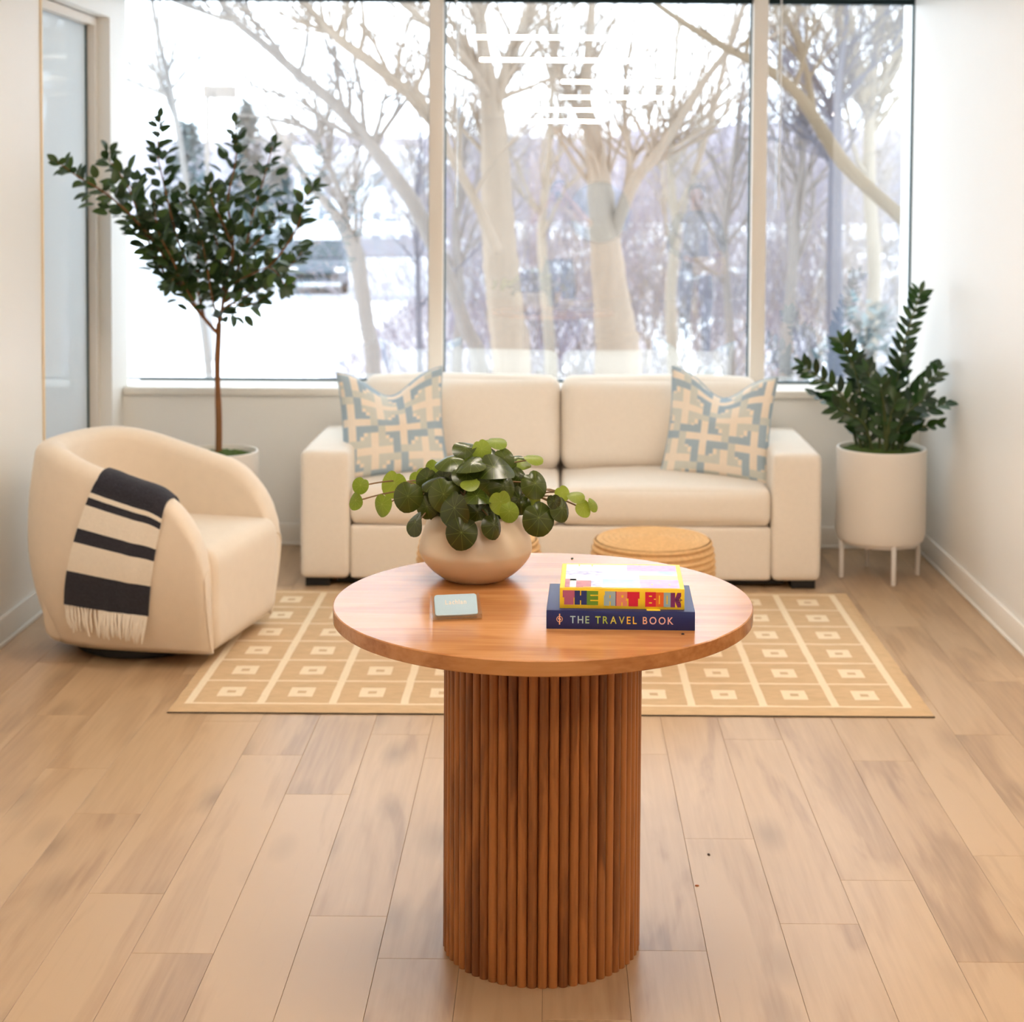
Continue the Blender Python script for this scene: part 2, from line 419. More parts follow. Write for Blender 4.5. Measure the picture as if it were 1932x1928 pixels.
# baseboards, each with a shoe moulding
def baseboard(name, a, b, sa, sb, label):
    o = struct(bevel_box(name, a, b, 0.003, M['trim']), label, 'baseboard')
    bevel_box('shoe_molding', sa, sb, 0.004, M['trim'], o)
baseboard('baseboard_right', (XR - 0.012, 5.62, 0), (XR, YW - 0.013, 0.10), (XR - 0.022, 5.62, 0), (XR - 0.0125, YW - 0.013, 0.016), 'cream baseboard along the right wall')
baseboard('baseboard_left', (XL, -2.0, 0), (XL + 0.012, 6.24, 0.10), (XL + 0.0125, -2.0, 0), (XL + 0.022, 6.24, 0.016), 'cream baseboard along the left wall')
baseboard('baseboard_back', (XL, YW - 0.012, 0), (XR, YW, 0.10), (XL, YW - 0.022, 0), (XR, YW - 0.0125, 0.016), 'cream baseboard under the window behind the sofa')

# the wide window
YG = 7.68
win = struct(empty('window_1', (0, YG, 0.735)), 'wide white framed window of three tall panes above the sofa', 'window')
def wpart(o): o.parent = win; o.matrix_parent_inverse = Matrix.Translation((0, -YG, -0.735)); return o
for xa, xb in ((-0.602, -0.534), (0.928, 0.998)):
    wpart(bevel_box('mullion', (xa, 7.60, 0.735), (xb, 7.75, 2.66), 0.003, M['frame']))
for xa, xb in ((-2.095, -0.602), (-0.534, 0.928), (0.998, 1.70)):
    wpart(MB().box((xa, YG - 0.003, 0.748), (xb, YG + 0.003, 2.66)).build('pane', M['glass']))
    g = 0.007
    gm = MB()
    gm.box((xa, YG - 0.02, 0.736), (xa + g, YG + 0.01, 2.66)).box((xb - g, YG - 0.02, 0.736), (xb, YG + 0.01, 2.66)).box((xa + g, YG - 0.02, 0.736), (xb - g, YG + 0.01, 0.736 + 1.3 * g))
    wpart(gm.build('gasket', M['gasket']))
wpart(MB().box((-2.25, 7.482, 0.735), (-2.095, 7.75, 2.66)).build('jamb', M['frame']))
wpart(MB().box((-6.0, YG - 0.003, 0.735), (-2.25, YG + 0.003, 2.66)).build('office_pane', pane_mat('office_glass', 0.05)))
wpart(MB().box((-6.0, 7.55, 2.66), (1.70, 7.64, 2.70)).build('head', M['frame']))
struct(bevel_box('trim_1', (-1.995, 7.375, 0.70), (1.70, 7.75, 0.735), 0.004, M['trim']), 'white window sill running behind the sofa', 'sill')
# roller shades rolled up under the head, their pull cords hanging
for i, (xa, xb, cordx) in enumerate(((-2.08, -0.605, None), (-0.53, 0.925, -0.475), (1.0, 1.69, 1.06))):
    nm = ('left', 'middle', 'right')[i]
    sh = tag(empty('roller_shade', ((xa + xb) / 2, 7.62, 2.60)), 'dark teal roller shade rolled up at the top of the %s window pane' % nm, 'shade', 'roller shades at the window head')
    prof = MB()
    n = 20; vs = []; 
    for x in (xa, xb):
        for k in range(n):
            a = 2 * math.pi * k / n
            vs.append((x - (xa + xb) / 2, 0.036 * math.cos(a), 0.036 * math.sin(a)))
    prof.add(vs, [(k, (k + 1) % n, n + (k + 1) % n, n + k) for k in range(n)] + [tuple(range(n))[::-1], tuple(range(n, 2 * n))])
    prof.build('roll', M['shade'], sh, 40)
    bevel_box('hem_bar', (xa - (xa + xb) / 2, 0.02, -0.057), (xb - (xa + xb) / 2, 0.04, -0.03), 0.003, M['shade'], sh)
    if cordx is not None:
        cx = cordx - (xa + xb) / 2
        MB().tube([(cx, 0.0, -0.03), (cx + 0.002, 0.0, -0.5), (cx - 0.002, 0.0, -1.03)], 0.0035, 8).build('pull_cord', M['cord'], sh, 60)

# frosted glass sidelight in the left wall
fw = struct(empty('window_2', (-2.10, 6.72, 0)), 'tall frosted glass pane set into the left wall', 'window')
def fpart(o): o.parent = fw; o.matrix_parent_inverse = Matrix.Translation((2.10, -6.72, 0)); return o
fpart(MB().box((-2.105, 6.27, 0.06), (-2.097, 7.17, 2.375)).build('pane', M['frost']))
fpart(MB().box((-2.15, 6.246, 0), (-2.055, 6.275, 2.41)).build('frame', M['frame']))
fpart(MB().box((-2.15, 7.165, 0), (-2.055, 7.209, 2.41)).build('frame', M['frame']))
fpart(MB().box((-2.15, 6.275, 2.375), (-2.055, 7.165, 2.41)).build('frame', M['frame']))
fpart(MB().box((-2.15, 6.275, 0), (-2.055, 7.165, 0.06)).build('frame', M['frame']))
fpart(MB().box((-2.097, 7.155, 0.06), (-2.090, 7.165, 2.375)).build('gasket', M['gasket']))
fpart(bevel_box('casing', (-2.0, 6.228, 0), (-1.993, 6.245, 2.43), 0.002, plain('honey_wood_edge', (240, 218, 184), 0.45)))

# ------------------------------------------------------------------ ceiling lamps (linear fixtures; right-side and office ones added as fill)
lamp_spots = [(0.02, 4.69, 'nearest the window'), (0.01, 2.85, 'second from the window'), (0.65, 0.39, 'above the people'),
              (0.64, -2.07, 'behind the people'), (0.07, -4.8, 'deep in the lobby'), (0.04, -8.1, 'by the far lobby wall'),
              (3.3, 4.5, 'added unseen off to the right side'), (4.1, 2.5, 'added unseen at the far right of the lobby'), (4.2, -1.5, 'added unseen right of the people'), (4.2, -5.5, 'added unseen in the far right lobby corner'), (-2.95, 5.9, 'added in the office to light the frosted glass'), (-2.95, 7.0, 'added as fill in the office by the frosted glass'), (-4.3, 5.9, 'added deeper in the office'), (-4.3, 7.0, 'deeper in the office by its window as unseen fill')]  # right-side and office lamps are added out of view as fill light
lamp0 = None
for i, (x, y, where) in enumerate(lamp_spots):
    if lamp0 is None:
        lamp0 = empty('linear_lamp', (0, 0, 0)); lamp_parts = []
        lamp_parts.append(bevel_box('housing', (-0.62, -0.05, 0.012), (0.62, 0.05, 0.09), 0.004, M['metal_white'], lamp0))
        lamp_parts.append(MB().box((-0.6, -0.038, 0.0), (0.6, 0.038, 0.012)).build('diffuser', M['lamp'], lamp0))
        o = lamp0
    else:
        o = lamp0.copy(); col.objects.link(o)
        for c in lamp_parts:
            d = c.copy(); col.objects.link(d); d.parent = o
    o.location = (x, y, 2.66)
    tag(o, 'long white linear ceiling lamp %s, seen mirrored in the glass' % where if i < 6 else 'long white linear ceiling lamp %s' % where, 'lamp', 'linear lamps on the lobby ceiling')

# round mirror on the far lobby wall
mir = tag(empty('round_mirror', (0.66, YB + 0.03, 1.33)), 'large round mirror on the tan lobby wall, mirrored in the glass', 'mirror')
mm = MB().lathe([(0.0, 0), (0.43, 0)], 48, cap0=False, cap1=False)
mirror_glass = plain('mirror_glass', (150, 168, 176), 0.05, 0.5, metal=1.0)
MB().lathe([(0.44, 0), (0.44, 0.02)], 56).build('mirror_plate', mirror_glass, mir, 40, rot=(R(-90), 0, 0))
MB().lathe([(0.44, -0.001), (0.465, -0.001), (0.465, 0.03), (0.44, 0.03), (0.44, -0.001)], 56, cap0=False, cap1=False).build('mirror_frame', M['black'], mir, 40, rot=(R(-90), 0, 0))

# ------------------------------------------------------------------ rug: 10 x 6 cells with a small open square in each
RX0, RX1, RY0, RY1 = -1.215, 1.205, 4.985, 6.53
rug = tag(empty('area_rug', ((RX0 + RX1) / 2, (RY0 + RY1) / 2, 0)), 'tan jute rug with a cream grid of small squares in front of the sofa', 'rug')
gx0, gx1, gy0, gy1 = -1.165, 1.135, 5.055, 6.475
NX, NY = 10, 6
cwx, cwy = (gx1 - gx0) / NX, (gy1 - gy0) / NY
sx, sy = 0.0125, 0.0065
xs = {RX0, RX1}; ys = {RY0, RY1}
for i in range(NX + 1): xs |= {gx0 + i * cwx - sx, gx0 + i * cwx + sx}
for j in range(NY + 1): ys |= {gy0 + j * cwy - sy, gy0 + j * cwy + sy}
QX, QY, HX, HY = 0.040, 0.047, 0.014, 0.014
for i in range(NX):
    c = gx0 + (i + .5) * cwx; xs |= {c - QX, c - HX, c + HX, c + QX}
for j in range(NY):
    c = gy0 + (j + .5) * cwy; ys |= {c - QY, c - HY, c + HY, c + QY}
def fill(s, step):
    s = sorted(s); o = []
    for a, b in zip(s, s[1:]):
        n = max(1, round((b - a) / step))
        o += [a + (b - a) * k / n for k in range(n)]
    return o + [s[-1]]
xs = fill(xs, 0.03); ys = fill(ys, 0.03)
ox, oy = (RX0 + RX1) / 2, (RY0 + RY1) / 2
TH = 0.011
vs = []
for yv in ys:
    for xv in xs:
        w = noise.noise(Vector((xv * 14, yv * 14, 0))) * 0.0022
        w2 = noise.noise(Vector((xv * 14, yv * 14, 5))) * 0.0022
        edge = (xv in (RX0, RX1)) or (yv in (RY0, RY1))
        vs.append((xv + w - ox, yv + w2 - oy, 0.005 if edge else TH + noise.noise(Vector((xv * 40, yv * 40, 9))) * 0.0012))
fs = []; ms = []
nx = len(xs)
for j in range(len(ys) - 1):
    for i in range(nx - 1):
        x = (xs[i] + xs[i + 1]) / 2; yv = (ys[j] + ys[j + 1]) / 2
        u = (x - gx0) / cwx; v = (yv - gy0) / cwy
        cream = False
        inside = gx0 - sx < x < gx1 + sx and gy0 - sy < yv < gy1 + sy
        if inside:
            if abs(u - round(u)) * cwx < sx or abs(v - round(v)) * cwy < sy: cream = True
            else:
                du = abs(u - math.floor(u) - .5) * cwx; dv = abs(v - math.floor(v) - .5) * cwy
                if du < QX and dv < QY and not (du < HX and dv < HY): cream = True
        fs.append((j * nx + i, j * nx + i + 1, (j + 1) * nx + i + 1, (j + 1) * nx + i)); ms.append(1 if cream else 0)
mb = MB(); mb.v = vs; mb.f = [list(f) for f in fs]; mb.m = ms
mb.build('weave', [M['rug_jute'], M['rug_cream']], rug)
bevel_box('base_layer', (RX0 - ox - 0.001, RY0 - oy - 0.001, 0.0005), (RX1 - ox + 0.001, RY1 - oy + 0.001, 0.0048), 0.001, M['rug_base'], rug, 1)  # dark layer showing as a thin line along the rug edge

# ------------------------------------------------------------------ sofa
SX0, SX1, SY0, SY1 = -1.055, 1.112, 6.60, 7.355
scx = (SX0 + SX1) / 2
sofa = tag(empty('sofa', (scx, 6.98, 0)), 'cream linen two seat sofa under the window with square arms', 'sofa')
def sl(x, y, z): return (x - scx, y - 6.98, z)
AW = 0.205
for s in (0, 1):
    xa = SX0 if s == 0 else SX1 - AW
    softbox('arm', (AW, SY1 - SY0, 0.535), (0.028, 0.022, 0.028), M['sofa'], sofa, 16, (0.004, 0.004, 0.006), loc=sl(xa + AW / 2, (SY0 + SY1) / 2, 0.035 + 0.2675))
ix0, ix1 = SX0 + AW + 0.002, SX1 - AW - 0.002
iw = ix1 - ix0
softbox('front_rail', (iw, 0.66, 0.222), 0.012, M['sofa'], sofa, 14, loc=sl((ix0 + ix1) / 2, SY0 + 0.012 + 0.33, 0.035 + 0.111))
softbox('back_frame', (iw, 0.12, 0.66), 0.03, M['sofa'], sofa, 12, loc=sl((ix0 + ix1) / 2, SY1 - 0.06, 0.035 + 0.33))
for s in (0, 1):
    w = iw / 2 - 0.003
    x = ix0 + w / 2 + s * (iw / 2 + 0.003) - 0.001
    softbox('seat_cushion', (w, 0.62, 0.158), (0.022, 0.03, 0.05), M['sofa'], sofa, 20, (0.0, 0.010, 0.030), loc=sl(x, SY0 + 0.005 + 0.31, 0.262 + 0.079))
    rr = random.Random(s + 3)
    def crease(p, s=s):
        q = p.copy()
        n1 = noise.noise(Vector((p.x * 4.0 + s * 9, p.z * 4.0, 2))) * 0.012 + noise.noise(Vector((p.x * 11 + s * 5, p.z * 11, 4))) * 0.004
        q.y += n1
        q.z += noise.noise(Vector((p.x * 3.0 + s * 7, p.y * 4, 8))) * 0.008
        return q
    softbox('back_cushion', (w + 0.006, 0.21, 0.415), (0.05, 0.09, 0.07), M['sofa'], sofa, 20, (0.0, 0.035, 0.010), loc=sl(x, 7.125, 0.405 + 0.215), rot=(R(-8), 0, 0), warp=crease)
for x in (SX0 + 0.07, SX1 - 0.07):
    for y in (SY0 + 0.07, SY1 - 0.08):
        bevel_box('foot', (-0.05, -0.05, 0), (0.05, 0.05, 0.04), 0.004, M['black'], sofa, loc=sl(x, y, 0))
bevel_box('plinth', (ix0 - scx - 0.06, SY0 + 0.05 - 6.98, 0.012), (ix1 - scx + 0.06, SY1 - 0.05 - 6.98, 0.037), 0.003, M['black'], sofa)

# ------------------------------------------------------------------ patterned throw pillows
pil_mats = [plain('pillow_cream', (246, 234, 219), 0.9, 0.2, 0.04, 80, 0.3, 500), plain('pillow_slate', (168, 188, 202), 0.9, 0.2, 0.06, 80, 0.3, 500), plain('pillow_sage', (214, 217, 210), 0.9, 0.2, 0.05, 80, 0.3, 500)]
PLUS = {(0, 0), (1, 0), (2, 0), (-1, 0), (-2, 0), (0, 1), (0, 2), (0, -1), (0, -2)}
ELL = {(-1, 1), (-2, 1), (-3, 1), (-1, 2), (1, 1), (1, 2), (1, 3), (2, 1), (1, -1), (2, -1), (3, -1), (1, -2), (-1, -1), (-1, -2), (-1, -3), (-2, -1)}
FOOT = {(1, -2): (1, -1), (-2, -1): (-1, -1), (-1, 2): (-1, 1), (2, 1): (1, 1)}
def fret(x, y):
    """colour of the woven lattice at cell coordinates: cream crosses, slate and sage hooks in turn"""
    cx, cy = math.floor(x), math.floor(y)
    fx, fy = x - cx, y - cy
    for i in range(-7, 8):
        for j in range(-7, 8):
            ox, oy = -4 * i + 3 * j, -3 * i - 4 * j
            d = (cx - ox, cy - oy)
            if d in PLUS: return 0
            if d in ELL:
                if d in FOOT:
                    qx, qy = FOOT[d]
                    if (fx > .45) == (qx > 0) and (fy > .45) == (qy > 0) and abs(fx - .5) < .48: return 0
                return 1 if (i + j) % 2 == 0 else 2
    return 2
def pillow(name_label, loc, rot, mirror, phase, seed):
    o = tag(empty('throw_pillow', loc), name_label, 'pillow', 'blue fretwork pillows on the sofa')
    o.rotation_euler = rot
    n = 56; a = 0.232
    mb = MB()
    for side in (1, -1):
        vs = []
        for j in range(n + 1):
            for i in range(n + 1):
                u = 2 * i / n - 1; v = 2 * j / n - 1
                x = a * u * (1 - 0.075 * (1 - v * v)); z = a * v * (1 - 0.06 * (1 - u * u))
                t = 0.078 * (max(0, 1 - u * u) * max(0, 1 - v * v)) ** 0.42
                chop = math.exp(-(u / 0.5) ** 2) * max(0, v + 0.35) ** 1.6
                z -= 0.062 * chop
                t *= 1 - 0.45 * math.exp(-(u / 0.42) ** 2) * max(0, v) ** 1.2
                yv = side * t + 0.022 * math.exp(-(u / 0.35) ** 2) * max(0, v - 0.1) + noise.noise(Vector((u * 2.1 + seed, v * 2.1, side))) * 0.012 * (1 - u * u) * (1 - v * v)
                yv += 0.03 * (abs(u) ** 3) * max(0, v) * (-1)
                vs.append((x, yv, z))
        fs = []; 
        b = len(mb.v); mb.v += vs
        for j in range(n):
            for i in range(n):
                f = [j*(n+1)+i, j*(n+1)+i+1, (j+1)*(n+1)+i+1, (j+1)*(n+1)+i]
                if side == -1: pass
                else: f.reverse()
                mb.f.append([k + b for k in f])
                mb.m.append(fret(((i + .5) / n * 14 * mirror + phase[0]), (j + .5) / n * 14 + phase[1]))
    mb.build('cover', pil_mats, o, 180)
    # piping along the seam
    pts = []
    for q in range(4):
        for k in range(20):
            w = 2 * k / 20 - 1
            u, v = ((w, -1), (1, w), (-w, 1), (-1, -w))[q]
            z = a * v * (1 - 0.06 * (1 - u * u)) - 0.062 * math.exp(-(u / 0.5) ** 2) * max(0, v + 0.35) ** 1.6
            yv = 0.022 * math.exp(-(u / 0.35) ** 2) * max(0, v - 0.1) - 0.03 * (abs(u) ** 3) * max(0, v)
            pts.append((a * u * (1 - 0.075 * (1 - v * v)), yv, z))
    pts.append(pts[0])
    MB().tube(pts, 0.0035, 6).build('piping', pil_mats[1], o, 60)
    return o
pillow('blue and cream fretwork pillow leaning at the left end of the sofa', (-0.70, 6.90, 0.645), (R(-14), R(-2), R(16)), 1, (0.4, 0.3), 1.0)
pillow('blue and cream fretwork pillow leaning at the right end of the sofa', (0.715, 6.90, 0.645), (R(-14), R(4), R(-14)), 1, (3.2, 1.6), 5.0)

# ------------------------------------------------------------------ barrel armchair
CC = Vector((-1.485, 5.80, 0)); CANG = math.atan2(-0.2, 0.98)
chair = tag(empty('barrel_armchair', CC, CANG), 'beige rounded barrel swivel armchair beside the left wall', 'armchair')
CA, CB, CT = 0.40, 0.385, 0.105
def chair_path(t):
    """outer plan of the shell from the near front end round the back to the far front end: point, outward normal, distance from the front"""
    def p(t):
        if t < 0.27:
            F = 0.385 * (1 - t / 0.27); return Vector((F, -CB * (1 - 0.06 * (F / CA) ** 2)))
        if t > 0.73:
            F = 0.385 * (1 - (1 - t) / 0.27); return Vector((F, CB * (1 - 0.06 * (F / CA) ** 2)))
        th = R(-90) - R(180) * (t - 0.27) / 0.46
        c, s = math.cos(th), math.sin(th)
        return Vector((CA * math.copysign(abs(c) ** (2 / 2.35), c), CB * math.copysign(abs(s) ** (2 / 2.35), s)))
    q = p(t); e = 1e-3
    d = p(min(1, t + e)) - p(max(0, t - e))
    d.normalize()
    return q, Vector((-d.y, d.x)) * (1 if True else -1), 0.385 - q.x
def sm(x): x = max(0, min(1, x)); return x * x * (3 - 2 * x)
def chair_h(s):
    hb = 0.605 + 0.145 * sm(s / 0.74)
    k = min(s / 0.21, 1)
    return 0.30 + (hb - 0.30) * math.sqrt(max(0, 1 - (1 - k) ** 2))
def lean(z):
    return -0.085 * ((0.42 - z) / 0.37) ** 2 if z < 0.42 else -0.035 * ((z - 0.42) / 0.33) ** 2
def chair_pt(t, w, off=0.0, thick=CT):
    """w 0..1 up the outside, over the rounded top and down the inside"""
    q, n, s = chair_path(t)
    if n.dot(q) < 0 and abs(q.x) < 0.39: n = -n
    h = chair_h(s); r = thick / 2
    zt = h - r * 0.8
    if w < 0.55:
        k = w / 0.55; z = 0.05 + (zt - 0.05) * k; d = 0.0 + lean(z); nz = 0; nn = 1
    elif w < 0.72:
        a = (w - 0.55) / 0.17 * math.pi
        z = zt + math.sin(a) * r * 0.8; d = lean(zt) - r + math.cos(a) * r; nn = math.cos(a); nz = math.sin(a)
    else:
        k = (w - 0.72) / 0.28; z = zt + (0.25 - zt) * k; d = lean(zt) * (1 - k) - thick; nn = -1; nz = 0
    q2 = q + n * (d + off * nn)
    return Vector((q2.x, q2.y, z + off * nz))
mb = MB(); NT, NW = 96, 44
ts = [0, 0.004, 0.012, 0.026] + [0.045 + (0.91) * k / (NT - 9) for k in range(NT - 8)] + [0.974, 0.988, 0.996, 1.0]
NT = len(ts)
for i, t in enumerate(ts):
    inset = {0: 0.016, 1: 0.008, 2: 0.002}.get(min(i, NT - 1 - i), 0)
    for k in range(NW):
        mb.v.append(tuple(chair_pt(t, k / (NW - 1), -inset)))
for i in range(NT - 1):
    for k in range(NW - 1):
        a = i * NW + k; mb.f.append([a, a + 1, a + NW + 1, a + NW]); mb.m.append(0)
mb.f.append(list(range(NW))); mb.m.append(0)
mb.f.append(list(reversed(range((NT - 1) * NW, NT * NW)))); mb.m.append(0)
for i in range(NT - 1):
    mb.f.append([i * NW, (i + 1) * NW, (i + 1) * NW + NW - 1, i * NW + NW - 1]); mb.m.append(0)
me = mb.mesh('shell', M['boucle'], 180)
bm = bmesh.new(); bm.from_mesh(me); bmesh.ops.recalc_face_normals(bm, faces=bm.faces); bm.to_mesh(me); bm.free()
link('shell', me, chair)
# piping on the front edges of the arms
for tt in (0.003, 0.997):
    pts = [chair_pt(tt, 0.02 + 0.62 * k / 40, -0.008) for k in range(41)]
    MB().tube(pts, 0.004, 6).build('piping', M['boucle'], chair, 60)
def seat_warp(p):
    q = p.copy()
    if q.z < 0: q.y *= 1 - 0.10 * min(1, -q.z / 0.18) ** 2
    return q
softbox('seat', (0.66, 0.575, 0.365), (0.05, 0.016, 0.06), M['boucle'], chair, 18, (0.004, 0.0, 0.02), loc=(0.062, 0, 0.05 + 0.1825), warp=seat_warp)
softbox('inner_back', (0.12, 0.50, 0.30), (0.05, 0.06, 0.06), M['boucle'], chair, 10, (0.01, 0, 0), loc=(-0.24, 0, 0.42))
MB().lathe([(0.235, 0.0), (0.25, 0.008), (0.25, 0.046), (0.24, 0.05)], 48).build('swivel_base', M['black'], chair, 40)
MB().lathe([(0.27, 0.038), (0.27, 0.052)], 48).build('base_ring', M['black'], chair, 40)

# throw blanket over the near arm
throw = tag(empty('throw_blanket', CC, CANG), 'navy and ivory striped wool throw with fringe over the armchair arm', 'blanket')
def throw_pt(u, v, off):
    """u along the arm, v from inside the chair over the top and down the outside"""
    w = 0.80 - v * (0.80 - 0.145)
    sh_ = 0.050 * max(0, v - 0.25) / 0.75; t0 = 0.263 + sh_; t1 = 0.088 + 0.008 * v + sh_
    t = t0 + (t1 - t0) * u
    ripple = 0.004 * math.sin(u * 9 + v * 3) * v + 0.003 * math.sin(u * 17 - v * 5) * v
    if w > 0.72: t = t + 0.0
    return chair_pt(t, w, off + 0.004 + max(0, ripple) )
NU, NV = 26, 80
stripes = [(0.0, 0.425, 0), (0.425, 0.45, 1), (0.45, 0.49, 0), (0.49, 0.61, 1), (0.61, 0.68, 0), (0.68, 0.825, 1), (0.825, 1.01, 0)]
def stripe(v):
    for a, b, m in stripes:
        if a <= v < b: return m
    return 0
vbreaks = sorted({0.0, 1.0} | {a for a, b, m in stripes[1:]} | {k / 60 for k in range(61)})
mb = MB()
for off in (0.007, 0.0):
    b = len(mb.v)
    for v in vbreaks:
        for i in range(NU + 1):
            p = throw_pt(i / NU, v, off); mb.v.append(tuple(p))
    for j in range(len(vbreaks) - 1):
        vm = (vbreaks[j] + vbreaks[j + 1]) / 2
        for i in range(NU):
            f = [b + j*(NU+1)+i, b + j*(NU+1)+i+1, b + (j+1)*(NU+1)+i+1, b + (j+1)*(NU+1)+i]
            mb.f.append(f); mb.m.append(stripe(vm))
n1 = (NU + 1) * len(vbreaks)
for j in range(len(vbreaks) - 1):
    vm = (vbreaks[j] + vbreaks[j + 1]) / 2
    for i in (0, NU):
        mb.f.append([j*(NU+1)+i, (j+1)*(NU+1)+i, n1 + (j+1)*(NU+1)+i, n1 + j*(NU+1)+i]); mb.m.append(stripe(vm))
me = mb.mesh('cloth', [M['charcoal'], M['ivory_wool']], 60)
bm = bmesh.new(); bm.from_mesh(me); bmesh.ops.recalc_face_normals(bm, faces=bm.faces); bm.to_mesh(me); bm.free()
link('cloth', me, throw)
fr = MB(); rf = random.Random(4)
for k in range(44):
    u = (k + .5) / 44
    p0 = throw_pt(u, 0.998, 0.004)
    q, n, s = chair_path(0.2)
    du = rf.uniform(-0.012, 0.012) + (u - .5) * 0.03
    ln = rf.uniform(0.078, 0.100)
    pts = []
    for i in range(5):
        f = i / 4
        pts.append(p0 + Vector((-du * f + 0.002 * math.sin(f * 7 + k), -0.004 - 0.006 * math.sin(f * 3), -ln * f)))
        if pts[-1].z < 0.4: pts[-1].y += -lean(pts[-1].z) * -1 * 0.0
    fr.tube(pts, [0.0026, 0.0034, 0.0042, 0.0046, 0.0026], 6)
f = fr.build('fringe', M['ivory_wool'], throw, 60); f['kind'] = 'stuff'

# ------------------------------------------------------------------ woven jute poufs: coiled rope
def pouf(x, y, label):
    o = tag(empty('woven_pouf', (x, y, 0.012)), label, 'pouf', 'jute poufs on the rug')
    RR, HH = 0.226, 0.375
    coils = 17
    pitch = HH / coils
    prof = [(0.17, 0.0)]
    for k in range(coils):
        z0 = k * pitch
        base = RR - 0.02 * max(0, (z0 / HH - 0.75) / 0.25) ** 2 - 0.006 * max(0, 1 - z0 / 0.05)
        for q in range(5):
            a = math.pi * (q + .5) / 5
            prof.append((base - 0.006 + 0.010 * math.sin(a), z0 + pitch * (q + .5) / 5))
    MB().lathe(prof, 64, cap1=False).build('side_coils', M['jute'], o, 180)
    prof = []
    rings = 10; r0 = RR - 0.017
    for k in range(rings):
        ra = r0 * (1 - k / rings); rb = r0 * (1 - (k + 1) / rings)
        for q in range(5):
            f = (q + .5) / 5
            r = ra + (rb - ra) * f
            prof.append((r, HH - 0.006 + 0.008 * math.sin(math.pi * f) + 0.014 * (1 - (r / RR) ** 2)))
    prof.append((0.001, HH + 0.012))
    MB().lathe(prof, 64, cap0=False).build('top_coils', M['jute'], o, 180)
    return o
pouf(0.362, 5.80, 'round jute pouf behind the stack of books, on the rug')
pouf(-0.272, 5.80, 'round jute pouf mostly hidden behind the leafy bowl plant')

# ------------------------------------------------------------------ round pedestal table
TC = Vector((-0.022, 3.468, 0)); TR = 0.456
table = tag(empty('pedestal_table', TC), 'round oak table on a drum base of dark vertical slats', 'table')
top_mb = MB().lathe([(TR - 0.02, 0.7285), (TR - 0.002, 0.7285), (TR, 0.7305), (TR, 0.758), (TR - 0.002, 0.76), (TR - 0.03, 0.76)], 128)
top_mb.build('tabletop', M['oak'], table, 30)
MB().lathe([(0.203, 0.003), (0.203, 0.728)], 64).build('drum_core', M['core'], table, 40)
NS = 60; SR = 0.205
half = math.pi * SR / NS * 0.985
sv = []; q = 8
for z in (0.0, 0.727):
    for k in range(q + 1):
        a = math.pi * k / q
        sv.append((SR + 0.0115 * math.sin(a) ** 0.8 , -half * math.cos(a), z))
sf = [[k, k + 1, q + 2 + k, q + 1 + k] for k in range(q)] + [list(range(q + 1))[::-1], list(range(q + 1, 2 * q + 2)), [0, q + 1, 2 * q + 1, q]]
sm_mb = MB(); sm_mb.add(sv, sf)
slat_me = sm_mb.mesh('slat', M['slat'], 40)
for k in range(NS):
    link('slat', slat_me, table, rot=(0, 0, 2 * math.pi * k / NS + 0.02))

# ------------------------------------------------------------------ books
def letters(text, parent, x0, x1, zc, hgt, y, mats, font_scale=1.0, name='letter', track=0.0):
    """raised flat lettering, one object for each character, in the plane y facing the viewer"""
    objs = []; x = 0
    for ch in text:
        if ch == ' ': x += 0.42; continue
        cu = bpy.data.curves.new(name, 'FONT'); cu.body = ch; cu.size = 1.0; cu.extrude = 0.0; cu.offset = 0.012
        tmp = bpy.data.objects.new('tmp_letter', cu); col.objects.link(tmp)
        dg = bpy.context.evaluated_depsgraph_get(); me = bpy.data.meshes.new_from_object(tmp.evaluated_get(dg))
        bpy.data.objects.remove(tmp)
        xsv = [v.co.x for v in me.vertices]; lo, hi = min(xsv), max(xsv)
        for v in me.vertices: v.co.x += x - lo
        x += hi - lo + 0.14 + track
        objs.append(me)
    tot = max(v.co.x for me in objs for v in me.vertices)
    cap = max(v.co.y for me in objs for v in me.vertices)
    kx = (x1 - x0) / tot; kz = hgt / cap
    for i, me in enumerate(objs):
        for v in me.vertices: v.co = (x0 + v.co.x * kx, y, zc - hgt / 2 + v.co.y * kz)
        me.materials.clear(); me.materials.append(mats[i % len(mats)])
        link(name, me, parent)

def ink(name, rgb): return plain(name, rgb, 0.5)
def book(loc, rz, w, d, h, cover, label, name='book'):
    o = tag(empty('hardcover_book', loc, rz), label, 'book', 'books stacked on the round table')
    t = 0.003
    bevel_box('back_cover', (0, 0, 0), (w, d, t), 0.0008, cover, o, 1)
    bevel_box('front_cover', (0, 0, h - t), (w, d, h), 0.0008, cover, o, 1)
    bevel_box('spine', (0, -0.0005, 0), (w, 0.0035, h), 0.0012, cover, o, 2)
    bevel_box('pages', (0.004, 0.0036, t), (w - 0.004, d - 0.004, h - t), 0.0005, M['paper'], o, 1)
    return o
BH1, BH2 = 0.0385, 0.0425
b1 = book((-0.014, 3.237, 0.76), R(-1.6), 0.303, 0.222, BH1, M['navy'], 'navy blue hardcover travel book at the bottom of the stack')
pal = [ink('ink_blue_grey', (176, 208, 220)), ink('ink_mint', (170, 208, 168)), ink('ink_green', (170, 196, 80)), ink('ink_olive', (208, 204, 84)), ink('ink_gold', (250, 206, 84)), ink('ink_peach', (250, 196, 160)), ink('ink_pink', (250, 196, 190))]
lm = [pal[0], pal[0], pal[1], pal[2], pal[2], pal[3], pal[3], pal[4], pal[4], pal[5], pal[6], pal[6], pal[6]]
